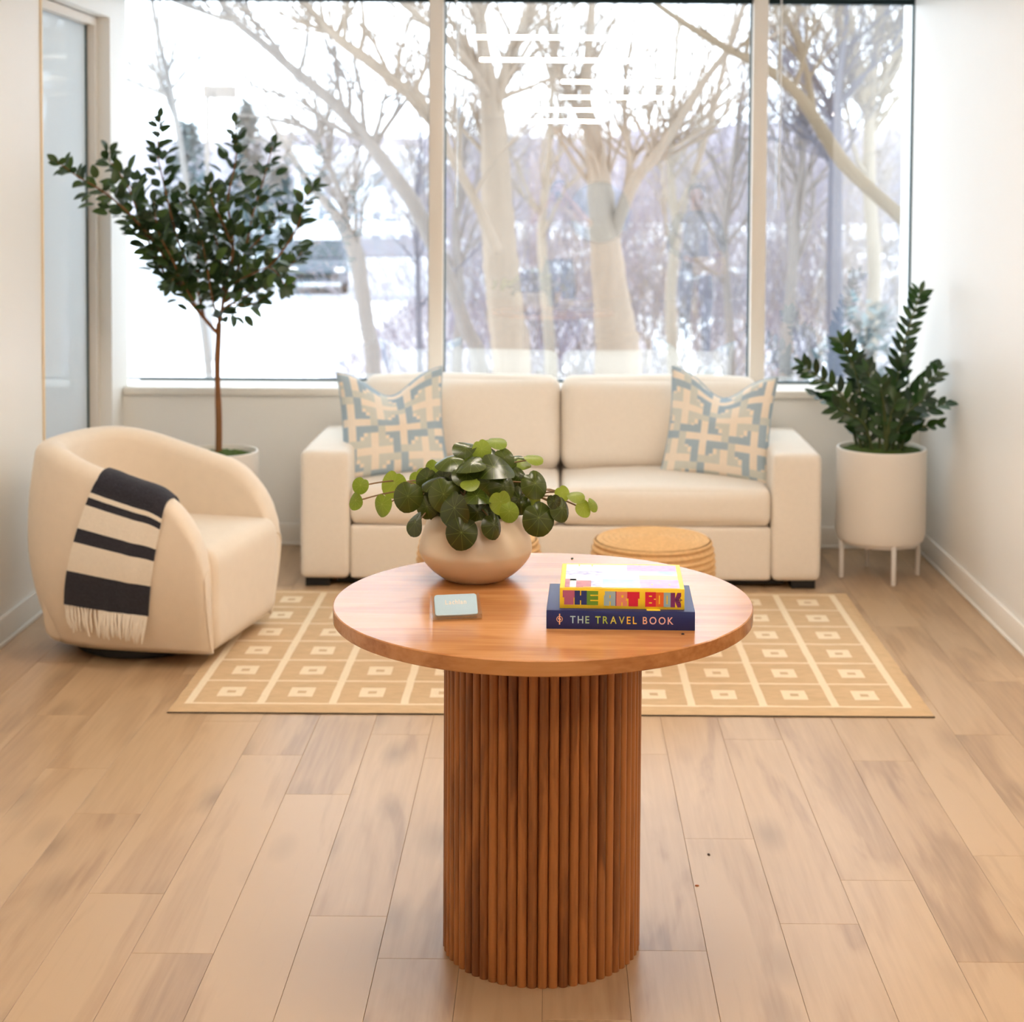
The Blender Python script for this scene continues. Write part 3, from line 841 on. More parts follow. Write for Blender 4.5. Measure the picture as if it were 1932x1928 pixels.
letters('THE TRAVEL BOOK', b1, 0.0485, 0.259, BH1 * 0.52, 0.0150, -0.0008, lm, track=0.10)
emb = MB()
n = 28; r1, r2 = 0.0064, 0.0052; c = (0.027, -0.0008, BH1 * 0.53)
vs = [(c[0] + r * math.cos(2*math.pi*k/n), c[1], c[2] + r * math.sin(2*math.pi*k/n)) for r in (r1, r2) for k in range(n)]
emb.add(vs, [(k, (k+1) % n, n + (k+1) % n, n + k) for k in range(n)])
for (xa, xb, za, zb) in ((-0.0012, 0.0012, -0.0112, 0.0112), (0.0012, 0.0030, -0.0022, 0.0012), (-0.0030, -0.0012, -0.0006, 0.0026)):
    emb.add([(c[0]+xa, c[1]-0.0001, c[2]+za), (c[0]+xb, c[1]-0.0001, c[2]+za), (c[0]+xb, c[1]-0.0001, c[2]+zb), (c[0]+xa, c[1]-0.0001, c[2]+zb)], [(0, 1, 2, 3)])
emb.build('emblem', pal[5], b1)

b2 = book((0.013, 3.252, 0.76 + BH1), R(-1.6), 0.2555, 0.215, BH2, M['yellow'], 'yellow art book with colourful block letters on top of the stack')
# block letters of the spine: coloured fields with yellow cuts, measured across the spine
def sp(x): return (x - 338) / (1675 - 338) * 0.2555
def sz(z): return (632 - z) / (632 - 420) * BH2
def rect(x0, z0, x1, z1, y=-0.0008):
    return [(sp(x0), y, sz(z1)), (sp(x1), y, sz(z1)), (sp(x1), y, sz(z0)), (sp(x0), y, sz(z0))]
C_ = {k: ink('ink_' + k, v) for k, v in {'plum': (176, 92, 130), 'blue': (24, 44, 110), 'leaf': (104, 152, 50), 'sky': (158, 188, 198), 'salmon': (236, 146, 120), 'red': (218, 30, 64), 'orange': (234, 110, 40), 'purple': (122, 40, 104)}.items()}
def block(colour, fields, cuts, wedges=()):
    mb = MB()
    for r in fields: mb.add(rect(*r), [(0, 1, 2, 3)], 0)
    for r in cuts: mb.add(rect(*r, y=-0.0010), [(0, 1, 2, 3)], 1)
    for w in wedges: mb.add([(sp(x), -0.0010, sz(z)) for x, z in w], [tuple(range(len(w)))], 1)
    mb.build('letter', [C_[colour], M['yellow']], b2)
block('plum', [(370, 444, 498, 518), (386, 518, 488, 592)], [])
block('blue', [(498, 446, 628, 592)], [(556, 446, 568, 496), (556, 546, 568, 592)])
block('leaf', [(628, 448, 750, 594)], [(666, 487, 750, 499), (666, 540, 750, 552)])
block('sky', [(812, 450, 936, 598)], [(872, 488, 884, 520), (872, 552, 884, 598), (812, 450, 822, 492)])
block('purple', [(936, 450, 945, 600)], [])
block('salmon', [(945, 452, 1062, 600)], [(1000, 488, 1022, 512), (1000, 560, 1012, 600), (1050, 520, 1062, 544)])
block('red', [(1062, 452, 1194, 522), (1076, 522, 1178, 602)], [])
block('red', [(1254, 452, 1368, 604)], [(1294, 488, 1326, 502), (1294, 556, 1326, 570), (1348, 520, 1368, 530)])
block('orange', [(1368, 454, 1452, 604)], [(1400, 486, 1412, 574)])
block('sky', [(1452, 456, 1526, 604)], [(1482, 486, 1494, 574)])
block('purple', [(1526, 456, 1638, 606)], [], [((1574, 456), (1574, 512), (1598, 456)), ((1574, 606), (1600, 606), (1574, 548)), ((1638, 492), (1616, 530), (1638, 568))])
emb = MB(); c = (sp(1612), -0.0012, sz(530)); r1, r2 = 0.0052, 0.0041
vs = [(c[0] + r * math.cos(2*math.pi*k/n), c[1], c[2] + r * math.sin(2*math.pi*k/n)) for r in (r1, r2) for k in range(n)]
emb.add(vs, [(k, (k+1) % n, n + (k+1) % n, n + k) for k in range(n)])
emb.add([(c[0]-0.0075, c[1], c[2]-0.0008), (c[0]+0.0075, c[1], c[2]-0.0008), (c[0]+0.0075, c[1], c[2]+0.0008), (c[0]-0.0075, c[1], c[2]+0.0008)], [(0, 1, 2, 3)])
emb.build('emblem', ink('ink_dark_plum', (70, 18, 66)), b2)
# printed front cover: three columns of soft colour patches
def print_mat(name, ca, cb, scale=40, stretch=(1, 1, 1)):
    m, N, L, p = new_mat(name)
    tc = N.new('ShaderNodeTexCoord'); mp = N.new('ShaderNodeMapping'); mp.inputs['Scale'].default_value = stretch
    nz = N.new('ShaderNodeTexNoise'); nz.inputs['Scale'].default_value = scale; nz.inputs['Detail'].default_value = 4
    L.new(tc.outputs['Object'], mp.inputs[0]); L.new(mp.outputs[0], nz.inputs['Vector'])
    rp = N.new('ShaderNodeValToRGB'); rp.color_ramp.elements[0].position = 0.42; rp.color_ramp.elements[1].position = 0.58
    rp.color_ramp.elements[0].color = (*lin(ca), 1); rp.color_ramp.elements[1].color = (*lin(cb), 1)
    L.new(nz.outputs['Fac'], rp.inputs[0]); L.new(rp.outputs[0], p.inputs['Base Color'])
    p.inputs['Roughness'].default_value = 0.26; p.inputs['Specular IOR Level'].default_value = 0.5
    return m
pm = [print_mat('print_rose', (190, 110, 124), (170, 92, 110), 30), print_mat('print_lilac', (150, 150, 200), (214, 214, 232), 60, (1, 4, 1)),
      print_mat('print_pale', (226, 230, 226), (240, 236, 228), 30), print_mat('print_aqua', (150, 204, 222), (176, 220, 230), 20),
      print_mat('print_violet', (150, 110, 176), (186, 150, 200), 70, (1, 5, 1)), print_mat('print_apricot', (246, 170, 130), (248, 196, 120), 30, (1, 8, 1)),
      print_mat('print_orchid', (206, 132, 200), (216, 150, 208), 30), print_mat('print_mist', (200, 214, 232), (232, 228, 236), 40, (1, 4, 1)), M['yellow']]
cp = MB(); zt = BH2 + 0.0004
patches = [(0.010, 0.006, 0.020, 0.075, 0), (0.020, 0.006, 0.033, 0.075, 2), (0.033, 0.006, 0.064, 0.062, 0), (0.064, 0.006, 0.088, 0.062, 1), (0.020, 0.062, 0.088, 0.110, 7), (0.010, 0.075, 0.020, 0.110, 2), (0.010, 0.110, 0.088, 0.150, 1), (0.010, 0.150, 0.088, 0.205, 2),
           (0.088, 0.006, 0.165, 0.075, 3), (0.088, 0.075, 0.165, 0.150, 2), (0.088, 0.150, 0.140, 0.205, 2), (0.140, 0.150, 0.165, 0.205, 6),
           (0.165, 0.006, 0.246, 0.075, 6), (0.165, 0.075, 0.246, 0.112, 5), (0.165, 0.112, 0.246, 0.150, 3), (0.165, 0.150, 0.246, 0.205, 4)]
for xa, ya, xb, yb, mi in patches:
    cp.add([(xa, ya, zt), (xb, ya, zt), (xb, yb, zt), (xa, yb, zt)], [(0, 1, 2, 3)], mi)
for xa, ya, xb, yb in ((0.036, 0.188, 0.039, 0.209), (0.064, 0.188, 0.067, 0.209), (0.048, 0.004, 0.086, 0.009), (0.188, 0.032, 0.192, 0.038), (0.224, 0.030, 0.228, 0.036), (0.205, 0.056, 0.208, 0.060)):
    cp.add([(xa, ya, zt + 0.0002), (xb, ya, zt + 0.0002), (xb, yb, zt + 0.0002), (xa, yb, zt + 0.0002)], [(0, 1, 2, 3)], 8)
cp.build('cover_print', pm, b2)
bevel_box('bookmark_tab', (0.178, -0.010, -0.0004), (0.206, 0.02, 0.0006), 0.0002, M['yellow'], b2, 1)

# ------------------------------------------------------------------ card holder
holder = tag(empty('card_holder', (-0.250, 3.283, 0.76), R(11)), 'clear acrylic holder of pale blue business cards on the table', 'card holder')
acr = pane_mat('clear_acrylic', 0.12, (0.985, 0.98, 0.975))
hw = 0.104
prism = MB()
# tray with a sloping back rest, front lip and side cheeks
prism.box((0, 0, 0), (hw, 0.052, 0.004))
bl = MB().add([(0.002, 0.018, 0.004), (hw - 0.002, 0.018, 0.004), (hw - 0.002, 0.022, 0.004), (0.002, 0.022, 0.004), (0.002, 0.046, 0.042), (hw - 0.002, 0.046, 0.042), (hw - 0.002, 0.050, 0.042), (0.002, 0.050, 0.042)],
              [(3,2,1,0),(4,5,6,7),(0,1,5,4),(1,2,6,5),(2,3,7,6),(3,0,4,7)])
prism.build('tray', acr, holder)
bl.build('back_rest', acr, holder)
MB().box((0.0, 0.0, 0.004), (hw, 0.004, 0.013)).build('front_lip', acr, holder)
for x in (0.0, hw - 0.003):
    MB().add([(x, 0.004, 0.004), (x + 0.003, 0.004, 0.004), (x + 0.003, 0.052, 0.004), (x, 0.052, 0.004), (x, 0.004, 0.013), (x + 0.003, 0.004, 0.013), (x + 0.003, 0.050, 0.044), (x, 0.050, 0.044)],
             [(3,2,1,0),(4,5,6,7),(0,1,5,4),(1,2,6,5),(2,3,7,6),(3,0,4,7)]).build('cheek', acr, holder)
cards = tag(empty('business_cards', (-0.250, 3.283, 0.76)), 'stack of pale blue business cards with cream lettering in the clear holder', 'cards')
cards.rotation_euler = (0, 0, R(11))
slope = math.atan2(0.028, 0.038)
bm = bmesh.new()
cw, chh, cr = 0.089, 0.046, 0.006
pts = []
for (cx, cz, a0) in ((cw - cr, cr, -90), (cw - cr, chh - cr, 0), (cr, chh - cr, 90), (cr, cr, 180)):
    for k in range(7):
        a = R(a0 + 15 * k); pts.append((cx + cr * math.cos(a), cz + cr * math.sin(a)))
for j in range(5):
    cm = MB(); y0 = -0.0017 * j
    np_ = len(pts)
    cm.add([(x, y0, z) for x, z in pts] + [(x, y0 - 0.0015, z) for x, z in pts],
           [list(range(np_))[::-1], list(range(np_, 2 * np_))] + [(k, (k + 1) % np_, np_ + (k + 1) % np_, np_ + k) for k in range(np_)])
    o = cm.build('card', M['card'], cards, loc=(0.0075 + 0.0004 * (j % 2), 0.0165, 0.0045), rot=(-slope, 0, 0))
grp = empty('front_lettering', (0.0078, 0.0165, 0.0045)); grp.parent = cards; grp.rotation_euler = (-slope, 0, 0)
letters('Lachlan', grp, 0.022, 0.066, 0.029, 0.0098, -0.0086, [M['cream_ink']], track=0.0)

# crumbs: specks on the table and floor
for i, (x, y, z, c, lab) in enumerate(((0.045, 3.86, 0.76, (40, 70, 40), 'tiny dark speck near the far edge of the oak table'), (0.262, 3.20, 0.76, (40, 26, 16), 'tiny dark speck on the oak table in front of the books'),
                                   (0.392, 3.93, 0.0, (60, 40, 26), 'tiny dark crumb lying on the floor right of the table'), (0.347, 3.75, 0.0, (186, 110, 60), 'tiny orange crumb lying on the floor right of the table'))):
    m_ = MB().lathe([(0.0006, 0), (0.0034, 0.0006), (0.0026, 0.0024), (0.0006, 0.003)], 7).mesh('crumb', plain('crumb_%s' % 'abcd'[i], c, 0.8), 40)
    o = link('crumb', m_, None, (x, y, z)); o.scale = (1.6 if i > 1 else 1, 1, 1); o.rotation_euler = (0, 0, i)
    tag(o, lab, 'crumb')

# ------------------------------------------------------------------ plants
def leaf_mesh(name, mat, width=0.5, tip=1.0, fold=0.12, curl=0.1, rows=6, blunt=0.0):
    """leaf of length 1 along +X with a fold along the midrib"""
    mb = MB(); 
    for i in range(rows + 1):
        f = i / rows
        w = width / 2 * (math.sin(math.pi * min(1, f ** (0.85 if blunt == 0 else 1 - blunt))) ** 0.75) if 0 < f < 1 else 0.0
        x = f; z = -curl * f * f
        mb.v += [(x, -w, z + fold * w * 2), (x, 0, z), (x, w, z + fold * w * 2)]
    for i in range(rows):
        a = i * 3
        mb.f += [[a, a + 3, a + 4, a + 1], [a + 1, a + 4, a + 5, a + 2]]; mb.m += [0, 0]
    me = mb.mesh(name, mat, 180)
    bm = bmesh.new(); bm.from_mesh(me); bmesh.ops.remove_doubles(bm, verts=bm.verts, dist=1e-4); bm.to_mesh(me); bm.free()
    return me
def orient(d, n):
    x = Vector(d).normalized(); n = Vector(n)
    z = (n - x * n.dot(x))
    z = z.normalized() if z.length > 1e-5 else x.orthogonal().normalized()
    y = z.cross(x)
    return Matrix((x, y, z)).transposed().to_quaternion()
def put_leaf(me, parent, origin, p, d, n, s, name='leaf'):
    o = bpy.data.objects.new(name, me); col.objects.link(o); o.parent = parent
    o.location = Vector(p) - origin; o.rotation_mode = 'QUATERNION'; o.rotation_quaternion = orient(d, n); o.scale = (s, s, s)
    return o
def spline(pts, n=6):
    """smooth curve through points"""
    pts = [Vector(p) for p in pts]; out = []
    for i in range(len(pts) - 1):
        p0 = pts[max(i - 1, 0)]; p1 = pts[i]; p2 = pts[i + 1]; p3 = pts[min(i + 2, len(pts) - 1)]
        for k in range(n):
            t = k / n
            out.append(0.5 * ((2 * p1) + (-p0 + p2) * t + (2*p0 - 5*p1 + 4*p2 - p3) * t*t + (-p0 + 3*p1 - 3*p2 + p3) * t*t*t))
    out.append(pts[-1]); return out
def moss_bed(name, r, z, parent, seed, hump=0.02):
    mb = MB(); n = 48; rings = 14
    mb.v.append((0, 0, z + hump))
    for i in range(1, rings + 1):
        for k in range(n):
            a = 2 * math.pi * k / n; rr = r * i / rings
            x, y = rr * math.cos(a), rr * math.sin(a)
            h = hump * (1 - (i / rings) ** 2) + (noise.noise(Vector((x * 30 + seed, y * 30, 0))) * 0.012 + noise.noise(Vector((x * 90, y * 90 + seed, 3))) * 0.007) * (1 if i < rings else 0)
            mb.v.append((x, y, z + h))
    for k in range(n): mb.f.append([0, 1 + k, 1 + (k + 1) % n]); mb.m.append(0)
    for i in range(rings - 1):
        for k in range(n):
            a = 1 + i * n + k; b = 1 + i * n + (k + 1) % n
            mb.f.append([a, a + n, b + n, b]); mb.m.append(0)
    o = mb.build(name, M['moss'], parent, 180); o['kind'] = 'stuff'; return o
def ribbed_pot(parent, r, z0, z1, ribs, label=None):
    """straight white planter with fine vertical ribs"""
    mb = MB(); n = ribs * 2
    rings = [(r * 0.90, z0), (r * 0.965, z0 + 0.004), (r * 0.985, z0 + 0.02), (r, z0 + 0.035), (r, z1 - 0.012), (r * 1.0, z1 - 0.003), (r * 0.99, z1), (r * 0.955, z1), (r * 0.945, z1 - 0.006), (r * 0.94, z1 - 0.07)]
    for j, (rr, z) in enumerate(rings):
        for k in range(n):
            a = 2 * math.pi * k / n
            q = rr + (0.0013 * (1 if k % 2 == 0 else -1) if 2 < j < 5 else 0)
            mb.v.append((q * math.cos(a), q * math.sin(a), z))
    for j in range(len(rings) - 1):
        for k in range(n):
            a = j * n + k; b = j * n + (k + 1) % n
            mb.f.append([a, b, b + n, a + n]); mb.m.append(0)
    mb.f.append(list(range(n))[::-1]); mb.m.append(0)
    return mb.build('pot', M['pot_white'], parent, 50)
def pot_stand(parent, r, h, a0):
    MB().lathe([(r * 0.86, h - 0.018), (r * 0.86, h), (r * 0.80, h), (r * 0.80, h - 0.018), (r * 0.86, h - 0.018)], 48, cap0=False, cap1=False).build('stand_ring', M['metal_white'], parent, 40)
    for k in range(4):
        a = a0 + k * math.pi / 2
        x, y = r * 0.90 * math.cos(a), r * 0.90 * math.sin(a)
        MB().lathe([(0.0095, 0), (0.010, 0.002), (0.0105, h + 0.02), (0.0085, h + 0.022)], 12, (x, y, 0)).build('stand_leg', M['metal_white'], parent, 50)

# --- small tree in a white planter
FY = 6.93
FO = Vector((at(412, 860, FY).x, FY, 0))
ficus = tag(empty('potted_tree', FO), 'slim indoor tree with dark green leaves in a white planter behind the armchair', 'tree')
ribbed_pot(ficus, 0.172, 0.16, 0.515, 70)
pot_stand(ficus, 0.172, 0.165, 0.6)
moss_bed('moss', 0.161, 0.492, ficus, 3.0, 0.015)
def fpt(px, py, dy=0.0): return at(px, py, FY + dy)
wood_mb = MB()
trunk_pts = [Vector((FO.x, FY, 0.46)), fpt(413, 800), fpt(410, 700), fpt(412, 640), fpt(413, 610)]
MB().tube([p - FO for p in spline(trunk_pts, 5)], [0.0145] * 8 + [0.0125] * 13, 12).build('trunk', M['bark'], ficus, 60)
limbs = [  # picture measurements of the limbs with their offset in depth
    ([(413, 632, 0), (385, 600, -.03), (345, 550, -.08), (300, 470, -.16), (250, 410, -.26), (200, 365, -.36), (150, 335, -.44), (108, 305, -.49)], 0.0085, 1.0),
    ([(413, 612, 0), (422, 560, .02), (418, 500, .05), (400, 430, .07), (375, 395, .08)], 0.009, 1.0),
    ([(420, 545, .02), (440, 470, -.05), (430, 380, -.09), (445, 300, -.10), (443, 232, -.10)], 0.007, 1.0),
    ([(422, 560, .02), (460, 480, .05), (478, 400, .08), (500, 330, .09), (515, 272, .09)], 0.007, 1.0),
    ([(425, 570, .02), (475, 530, -.08), (520, 490, -.13), (560, 430, -.16), (575, 380, -.17), (592, 352, -.17)], 0.006, 0.7),
    ([(425, 580, .02), (480, 550, .10), (530, 520, .14), (570, 475, .16)], 0.006, 1.0),
    ([(385, 600, -.03), (370, 540, .04), (335, 450, .06), (312, 360, .06), (298, 290, .05), (302, 222, .05)], 0.007, 0.95),
    ([(345, 550, -.08), (300, 500, -.16), (270, 430, -.2), (240, 350, -.22), (205, 300, -.24), (208, 286, -.24)], 0.006, 0.9),
    ([(300, 470, -.16), (262, 400, -.1), (245, 350, -.08), (222, 325, -.08)], 0.005, 0.9),
    ([(370, 540, .04), (375, 470, -.05), (372, 400, -.1), (350, 360, -.12)], 0.006, 1.0),
    ([(345, 550, -.08), (330, 500, -.2), (300, 440, -.24), (290, 380, -.25)], 0.005, 1.0),
    ([(440, 470, -.05), (420, 420, -.15), (400, 380, -.2), (398, 345, -.22)], 0.005, 1.0),
    ([(460, 480, .05), (500, 440, .0), (530, 400, -.02)], 0.005, 0.7),
    ([(420, 545, .02), (470, 520, -.15), (510, 505, -.2), (540, 540, -.22)], 0.005, 1.0),
    ([(385, 600, -.03), (360, 560, -.12), (335, 520, -.16), (320, 540, -.18)], 0.005, 0.8),
    ([(413, 605, 0), (430, 575, -.06), (470, 575, -.1), (500, 560, -.12)], 0.004, 0.9),
    ([(413, 605, 0), (400, 560, -.1), (390, 500, -.16), (380, 450, -.18)], 0.005, 1.0),
    ([(335, 450, .06), (300, 420, .08), (270, 370, .09), (262, 340, .09)], 0.004, 1.0),
    ([(418, 500, .05), (350, 440, .1), (345, 400, .12), (338, 375, .12)], 0.005, 1.0),
]
fl = leaf_mesh('leaf', M['ficus'], 0.60, fold=0.10, curl=0.12)
rl = random.Random(21)
leaf_specs = []
br = MB()
for pts, r0, dens in limbs:
    P = spline([fpt(*p) for p in pts], 6)
    n = len(P)
    br.tube([p - FO for p in P], [r0 * (1 - 0.75 * i / (n - 1)) for i in range(n)], 7)
    L = sum((P[i + 1] - P[i]).length for i in range(n - 1))
    step = 0.0150 / dens; acc = 0; k = 0; run = 0
    for i in range(n - 1):
        seg = P[i + 1] - P[i]
        acc += seg.length; run += seg.length
        while acc > step:
            acc -= step; k += 1
            f = run / L
            if f < 0.22 and pts[0][1] > 560: continue
            if f < 0.1: continue
            t = seg.normalized()
            side = t.cross(Vector((0, 1, 0))).normalized(); oth = t.cross(side)
            for rep in range(1 if rl.random() < .35 else 2):
                a = k * 2.4 + rep * math.pi + rl.uniform(-.5, .5)
                out = side * math.cos(a) + oth * math.sin(a)
                d = (t * rl.uniform(0.35, 0.9) + out * rl.uniform(0.6, 1.0) + Vector((0, -0.05, rl.uniform(-.05, .25)))).normalized()
                nrm = (Vector((0, -0.55, 0.6)) + t * 0.3 + Vector((rl.uniform(-.5, .5), rl.uniform(-.4, .4), rl.uniform(-.3, .3))))
                base = P[i] + seg * rl.random() + out * 0.008
                if 0.5 < rl.random() and f < 0.85:   # short side shoots fill the crown
                    base = base + out * rl.uniform(0.012, 0.055)
                s = rl.uniform(0.052, 0.076) * (1.0 if f < 0.85 else 0.9)
                leaf_specs.append((base, d, nrm, s))
    leaf_specs.append((P[-1], (P[-1] - P[-2]).normalized(), Vector((0, -1, .3)), 0.05))
br.build('branch', M['bark'], ficus, 60)
leaf_specs = [q for q in leaf_specs if q[0].x > -2.03 or True]
rl.shuffle(leaf_specs)
leaf_specs.sort(key=lambda q: -q[3] + q[0].y * 0.05)   # the nearest and largest first
def clear_of_wall(p, s):
    if p.x < XL + s + 0.02 and not (6.33 < p.y < 7.10): p = Vector((XL + s + 0.02, p.y, p.z))
    if p.x < -2.03 : p = Vector((-2.03, p.y, p.z))
    return p
for base, d, nrm, s in leaf_specs[:300]:
    put_leaf(fl, ficus, FO, clear_of_wall(base, s), d, nrm, s)
rest = MB()
for base, d, nrm, s in leaf_specs[300:]:
    q = orient(d, nrm); b = clear_of_wall(base, s) - FO
    rest.add([q @ (v.co * s) + b for v in fl.vertices], [tuple(f.vertices) for f in fl.polygons])
if rest.v:
    o = rest.build('foliage', M['ficus'], ficus, 180); o['kind'] = 'stuff'

# --- glossy plant in the ribbed planter on a stand
ZO = Vector((1.408, 6.855, 0))
zz = tag(empty('potted_plant', ZO), 'glossy upright leafy plant in a ribbed white planter on legs, right corner', 'plant')
ribbed_pot(zz, 0.190, 0.165, 0.560, 80)
pot_stand(zz, 0.190, 0.168, -1.43)
moss_bed('moss', 0.178, 0.545, zz, 8.0, 0.02)
zl = leaf_mesh('leaflet', M['zz'], 0.40, fold=0.12, curl=0.10, blunt=0.1)
stems = [  # tip in the picture, depth offset, bend
    ((1736, 553), 0.10, 0.10), ((1517, 690), -0.06, -0.3), ((1590, 646), 0.02, -0.2), ((1798, 698), -0.02, 0.25), ((1803, 760), -0.12, 0.35),
    ((1540, 745), 0.12, -0.3), ((1756, 692), 0.10, 0.1), ((1768, 800), -0.10, 0.3), ((1700, 690), 0.02, 0.05), ((1636, 700), -0.10, -0.05), ((1660, 725), -0.16, 0.0),
    ((1580, 770), -0.12, -0.2), ((1615, 680), 0.12, -0.1), ((1745, 752), -0.15, 0.2), ((1690, 760), -0.18, 0.05)]
rz = random.Random(5); sm_ = MB(); nleaf = 0
for si, (tp, dy, bend) in enumerate(stems):
    tip = at(tp[0], tp[1], ZO.y + dy)
    if tip.x > XR - 0.05: tip.x = XR - 0.05
    dirx = (tip.x - ZO.x)
    base = Vector((ZO.x + dirx * 0.28 + rz.uniform(-.02, .02), ZO.y + dy * 0.5, 0.55))
    mid = base.lerp(tip, 0.5) + Vector((-dirx * 0.16, 0, 0.03))
    P = spline([base, mid, tip], 12); n = len(P)
    sm_.tube([p - ZO for p in P], [0.0085 * (1 - 0.7 * i / (n - 1)) for i in range(n)], 7)
    L = sum((P[i + 1] - P[i]).length for i in range(n - 1))
    npair = max(5, int(L * 0.78 / 0.032))
    for k in range(npair):
        f = 0.20 + 0.78 * k / (npair - 1)
        x = f * (n - 1); i = min(int(x), n - 2); p = P[i].lerp(P[i + 1], x - i); t = (P[i + 1] - P[i]).normalized()
        view = Vector((0, -1, 0.15)).normalized()
        roll = rz.uniform(-.35, .35) + si * 0.5
        sd = t.cross(view).normalized(); ot = sd.cross(t).normalized()
        sd2 = sd * math.cos(roll * .6) + ot * math.sin(roll * .6)
        s = (0.083 - 0.03 * abs(f - 0.5)) * rz.uniform(0.9, 1.12)
        for sg in (-1, 1):
            d = (t * 0.75 + sd2 * sg * rz.uniform(0.65, 0.95)).normalized()
            nr = (ot + t * 0.35 + Vector((rz.uniform(-.3, .3), rz.uniform(-.3, .3), .3)))
            if (p + d * s).x > XR - 0.012: continue
            if nleaf < 300: put_leaf(zl, zz, ZO, p, d, nr, s, 'leaflet'); nleaf += 1
    put_leaf(zl, zz, ZO, P[-1], (P[-1] - P[-2]).normalized(), Vector((0, -.7, .6)), 0.06 if P[-1].x < XR - 0.08 else 0.03, 'leaflet')
o = sm_.build('stem', M['stem'], zz, 60)

# --- round-leaved plant in a ceramic bowl on the table
PO = Vector((-0.180, 3.665, 0.76))
pil = tag(empty('bowl_plant', PO), 'round leaved green plant in a cream ceramic bowl on the table', 'plant')
prof = [(0.060, 0.0), (0.072, 0.002), (0.098, 0.020), (0.1195, 0.043), (0.1290, 0.062), (0.1300, 0.074), (0.1265, 0.092), (0.1175, 0.120), (0.1090, 0.142), (0.1040, 0.150), (0.0985, 0.153), (0.0925, 0.151), (0.0900, 0.145), (0.0920, 0.120)]
prof = [(p.x, p.y) for p in spline([(r, z, 0) for r, z in prof], 3)]
MB().lathe(prof, 72, cap1=False).build('bowl', M['ceramic'], pil, 180)
MB().lathe([(0.0925, 0.118), (0.05, 0.128), (0.001, 0.13)], 40, cap0=False).build('soil', M['soil'], pil, 180)
def round_leaf(name, mat, cup, wave, seed):
    """nearly round leaf, petiole joined near the middle, drawn-out tip along +X"""
    mb = MB(); n = 22; rings = 4
    mb.v.append((0, 0, 0))
    for i in range(1, rings + 1):
        f = i / rings
        for k in range(n):
            a = 2 * math.pi * k / n
            rr = f * (1 + 0.10 * math.cos(a) + 0.05 * math.exp(-((a if a < math.pi else a - 2 * math.pi) / 0.3) ** 2) - 0.20 * math.exp(-((a - math.pi) / 0.28) ** 2))
            x, y = rr * math.cos(a), rr * math.sin(a) * 0.94
            z = -cup * f * f + wave * f * f * math.sin(2 * a + seed) + 0.05 * f * abs(math.sin(a))
            mb.v.append((x, y, z))
    for k in range(n): mb.f.append([0, 1 + k, 1 + (k + 1) % n]); mb.m.append(0)
    for i in range(rings - 1):
        for k in range(n):
            a = 1 + i * n + k; b = 1 + i * n + (k + 1) % n
            mb.f.append([a, a + n, b + n, b]); mb.m.append(0)
    return mb.mesh(name, mat, 180)
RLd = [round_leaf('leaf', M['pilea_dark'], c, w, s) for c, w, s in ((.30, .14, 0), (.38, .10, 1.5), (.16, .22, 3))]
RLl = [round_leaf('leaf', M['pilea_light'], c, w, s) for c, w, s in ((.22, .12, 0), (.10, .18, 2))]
# measured in the picture: centre, half width, half height, bright or dark, depth towards the viewer, lean
K = 500 / 1932
PL_ = [(155,445,66,66,1,.02,.6),(120,555,52,68,1,.03,.2),(312,585,70,86,1,.05,0),(400,430,104,76,1,.0,.2),(500,525,118,108,0,.07,.1),(555,715,52,98,0,.08,.5),(640,600,90,70,0,.06,0),
 (760,510,130,112,0,.10,-.1),(840,610,110,140,0,.13,0),(890,790,128,124,0,.145,-.2),(1130,735,76,100,0,.12,.1),(1178,565,86,94,1,.13,0),(1240,635,80,62,1,.145,.2),(962,432,74,38,1,.12,.3),
 (1000,522,110,46,0,.13,.1),(1010,640,95,120,0,.08,0),(1335,590,70,70,0,.05,0),(1412,542,64,70,1,.03,-.3),(1455,682,132,102,0,.08,.3),(1625,612,72,96,0,.06,-.3),(1565,560,56,52,0,.07,0),
 (1625,500,60,56,1,.03,-.7),(1720,520,68,34,1,.03,-.2),(1780,610,58,68,1,.04,-.6),(1850,580,26,58,1,.03,-.8),(1430,432,110,88,0,.07,-.7),(1125,312,150,78,0,.08,-.4),(965,280,115,36,0,.09,.0),
 (1040,182,82,52,1,.03,.2),(922,172,92,54,0,.03,.5),(1140,122,80,30,1,.0,-.3),(815,248,118,40,0,.05,.5),(682,322,72,52,1,-.02,.4),(608,372,60,52,1,-.03,.4),(715,408,112,48,0,.05,.3),
 (640,395,90,60,0,.0,.2),(1205,245,88,60,0,.02,-.5),(1332,292,64,30,1,-.02,0),(1410,242,76,22,1,-.01,-.2),(1100,425,100,72,0,.09,-.2),(1195,450,112,82,0,.09,-.4),(930,360,104,56,0,.09,.1),
 (1305,380,64,80,0,.03,-.4),(1310,545,90,110,0,.05,-.3),(760,400,90,60,0,.03,.3),(860,420,80,70,0,.05,0),(1010,330,90,50,0,.04,0),(700,520,90,80,0,.02,.2),(620,480,80,70,0,.0,.3),
 (940,230,80,30,1,.02,.2),(1080,220,90,50,0,.0,-.2),(1240,330,90,60,0,.0,-.3),(560,400,60,50,1,-.05,.4),(1370,440,80,70,0,-.02,-.3),(740,600,80,80,0,.0,.1),(1080,560,90,100,0,.03,0),
 (1230,520,90,90,0,.02,-.2),(930,480,90,70,0,.03,0),(810,340,90,50,0,-.02,.3),(1140,640,80,90,0,.04,0),(690,630,70,60,0,.03,.1),(1000,740,80,90,0,.05,0),(830,300,70,40,1,-.06,.3),(1290,250,60,34,0,-.05,-.3)]
stm = MB(); rp_ = random.Random(11)
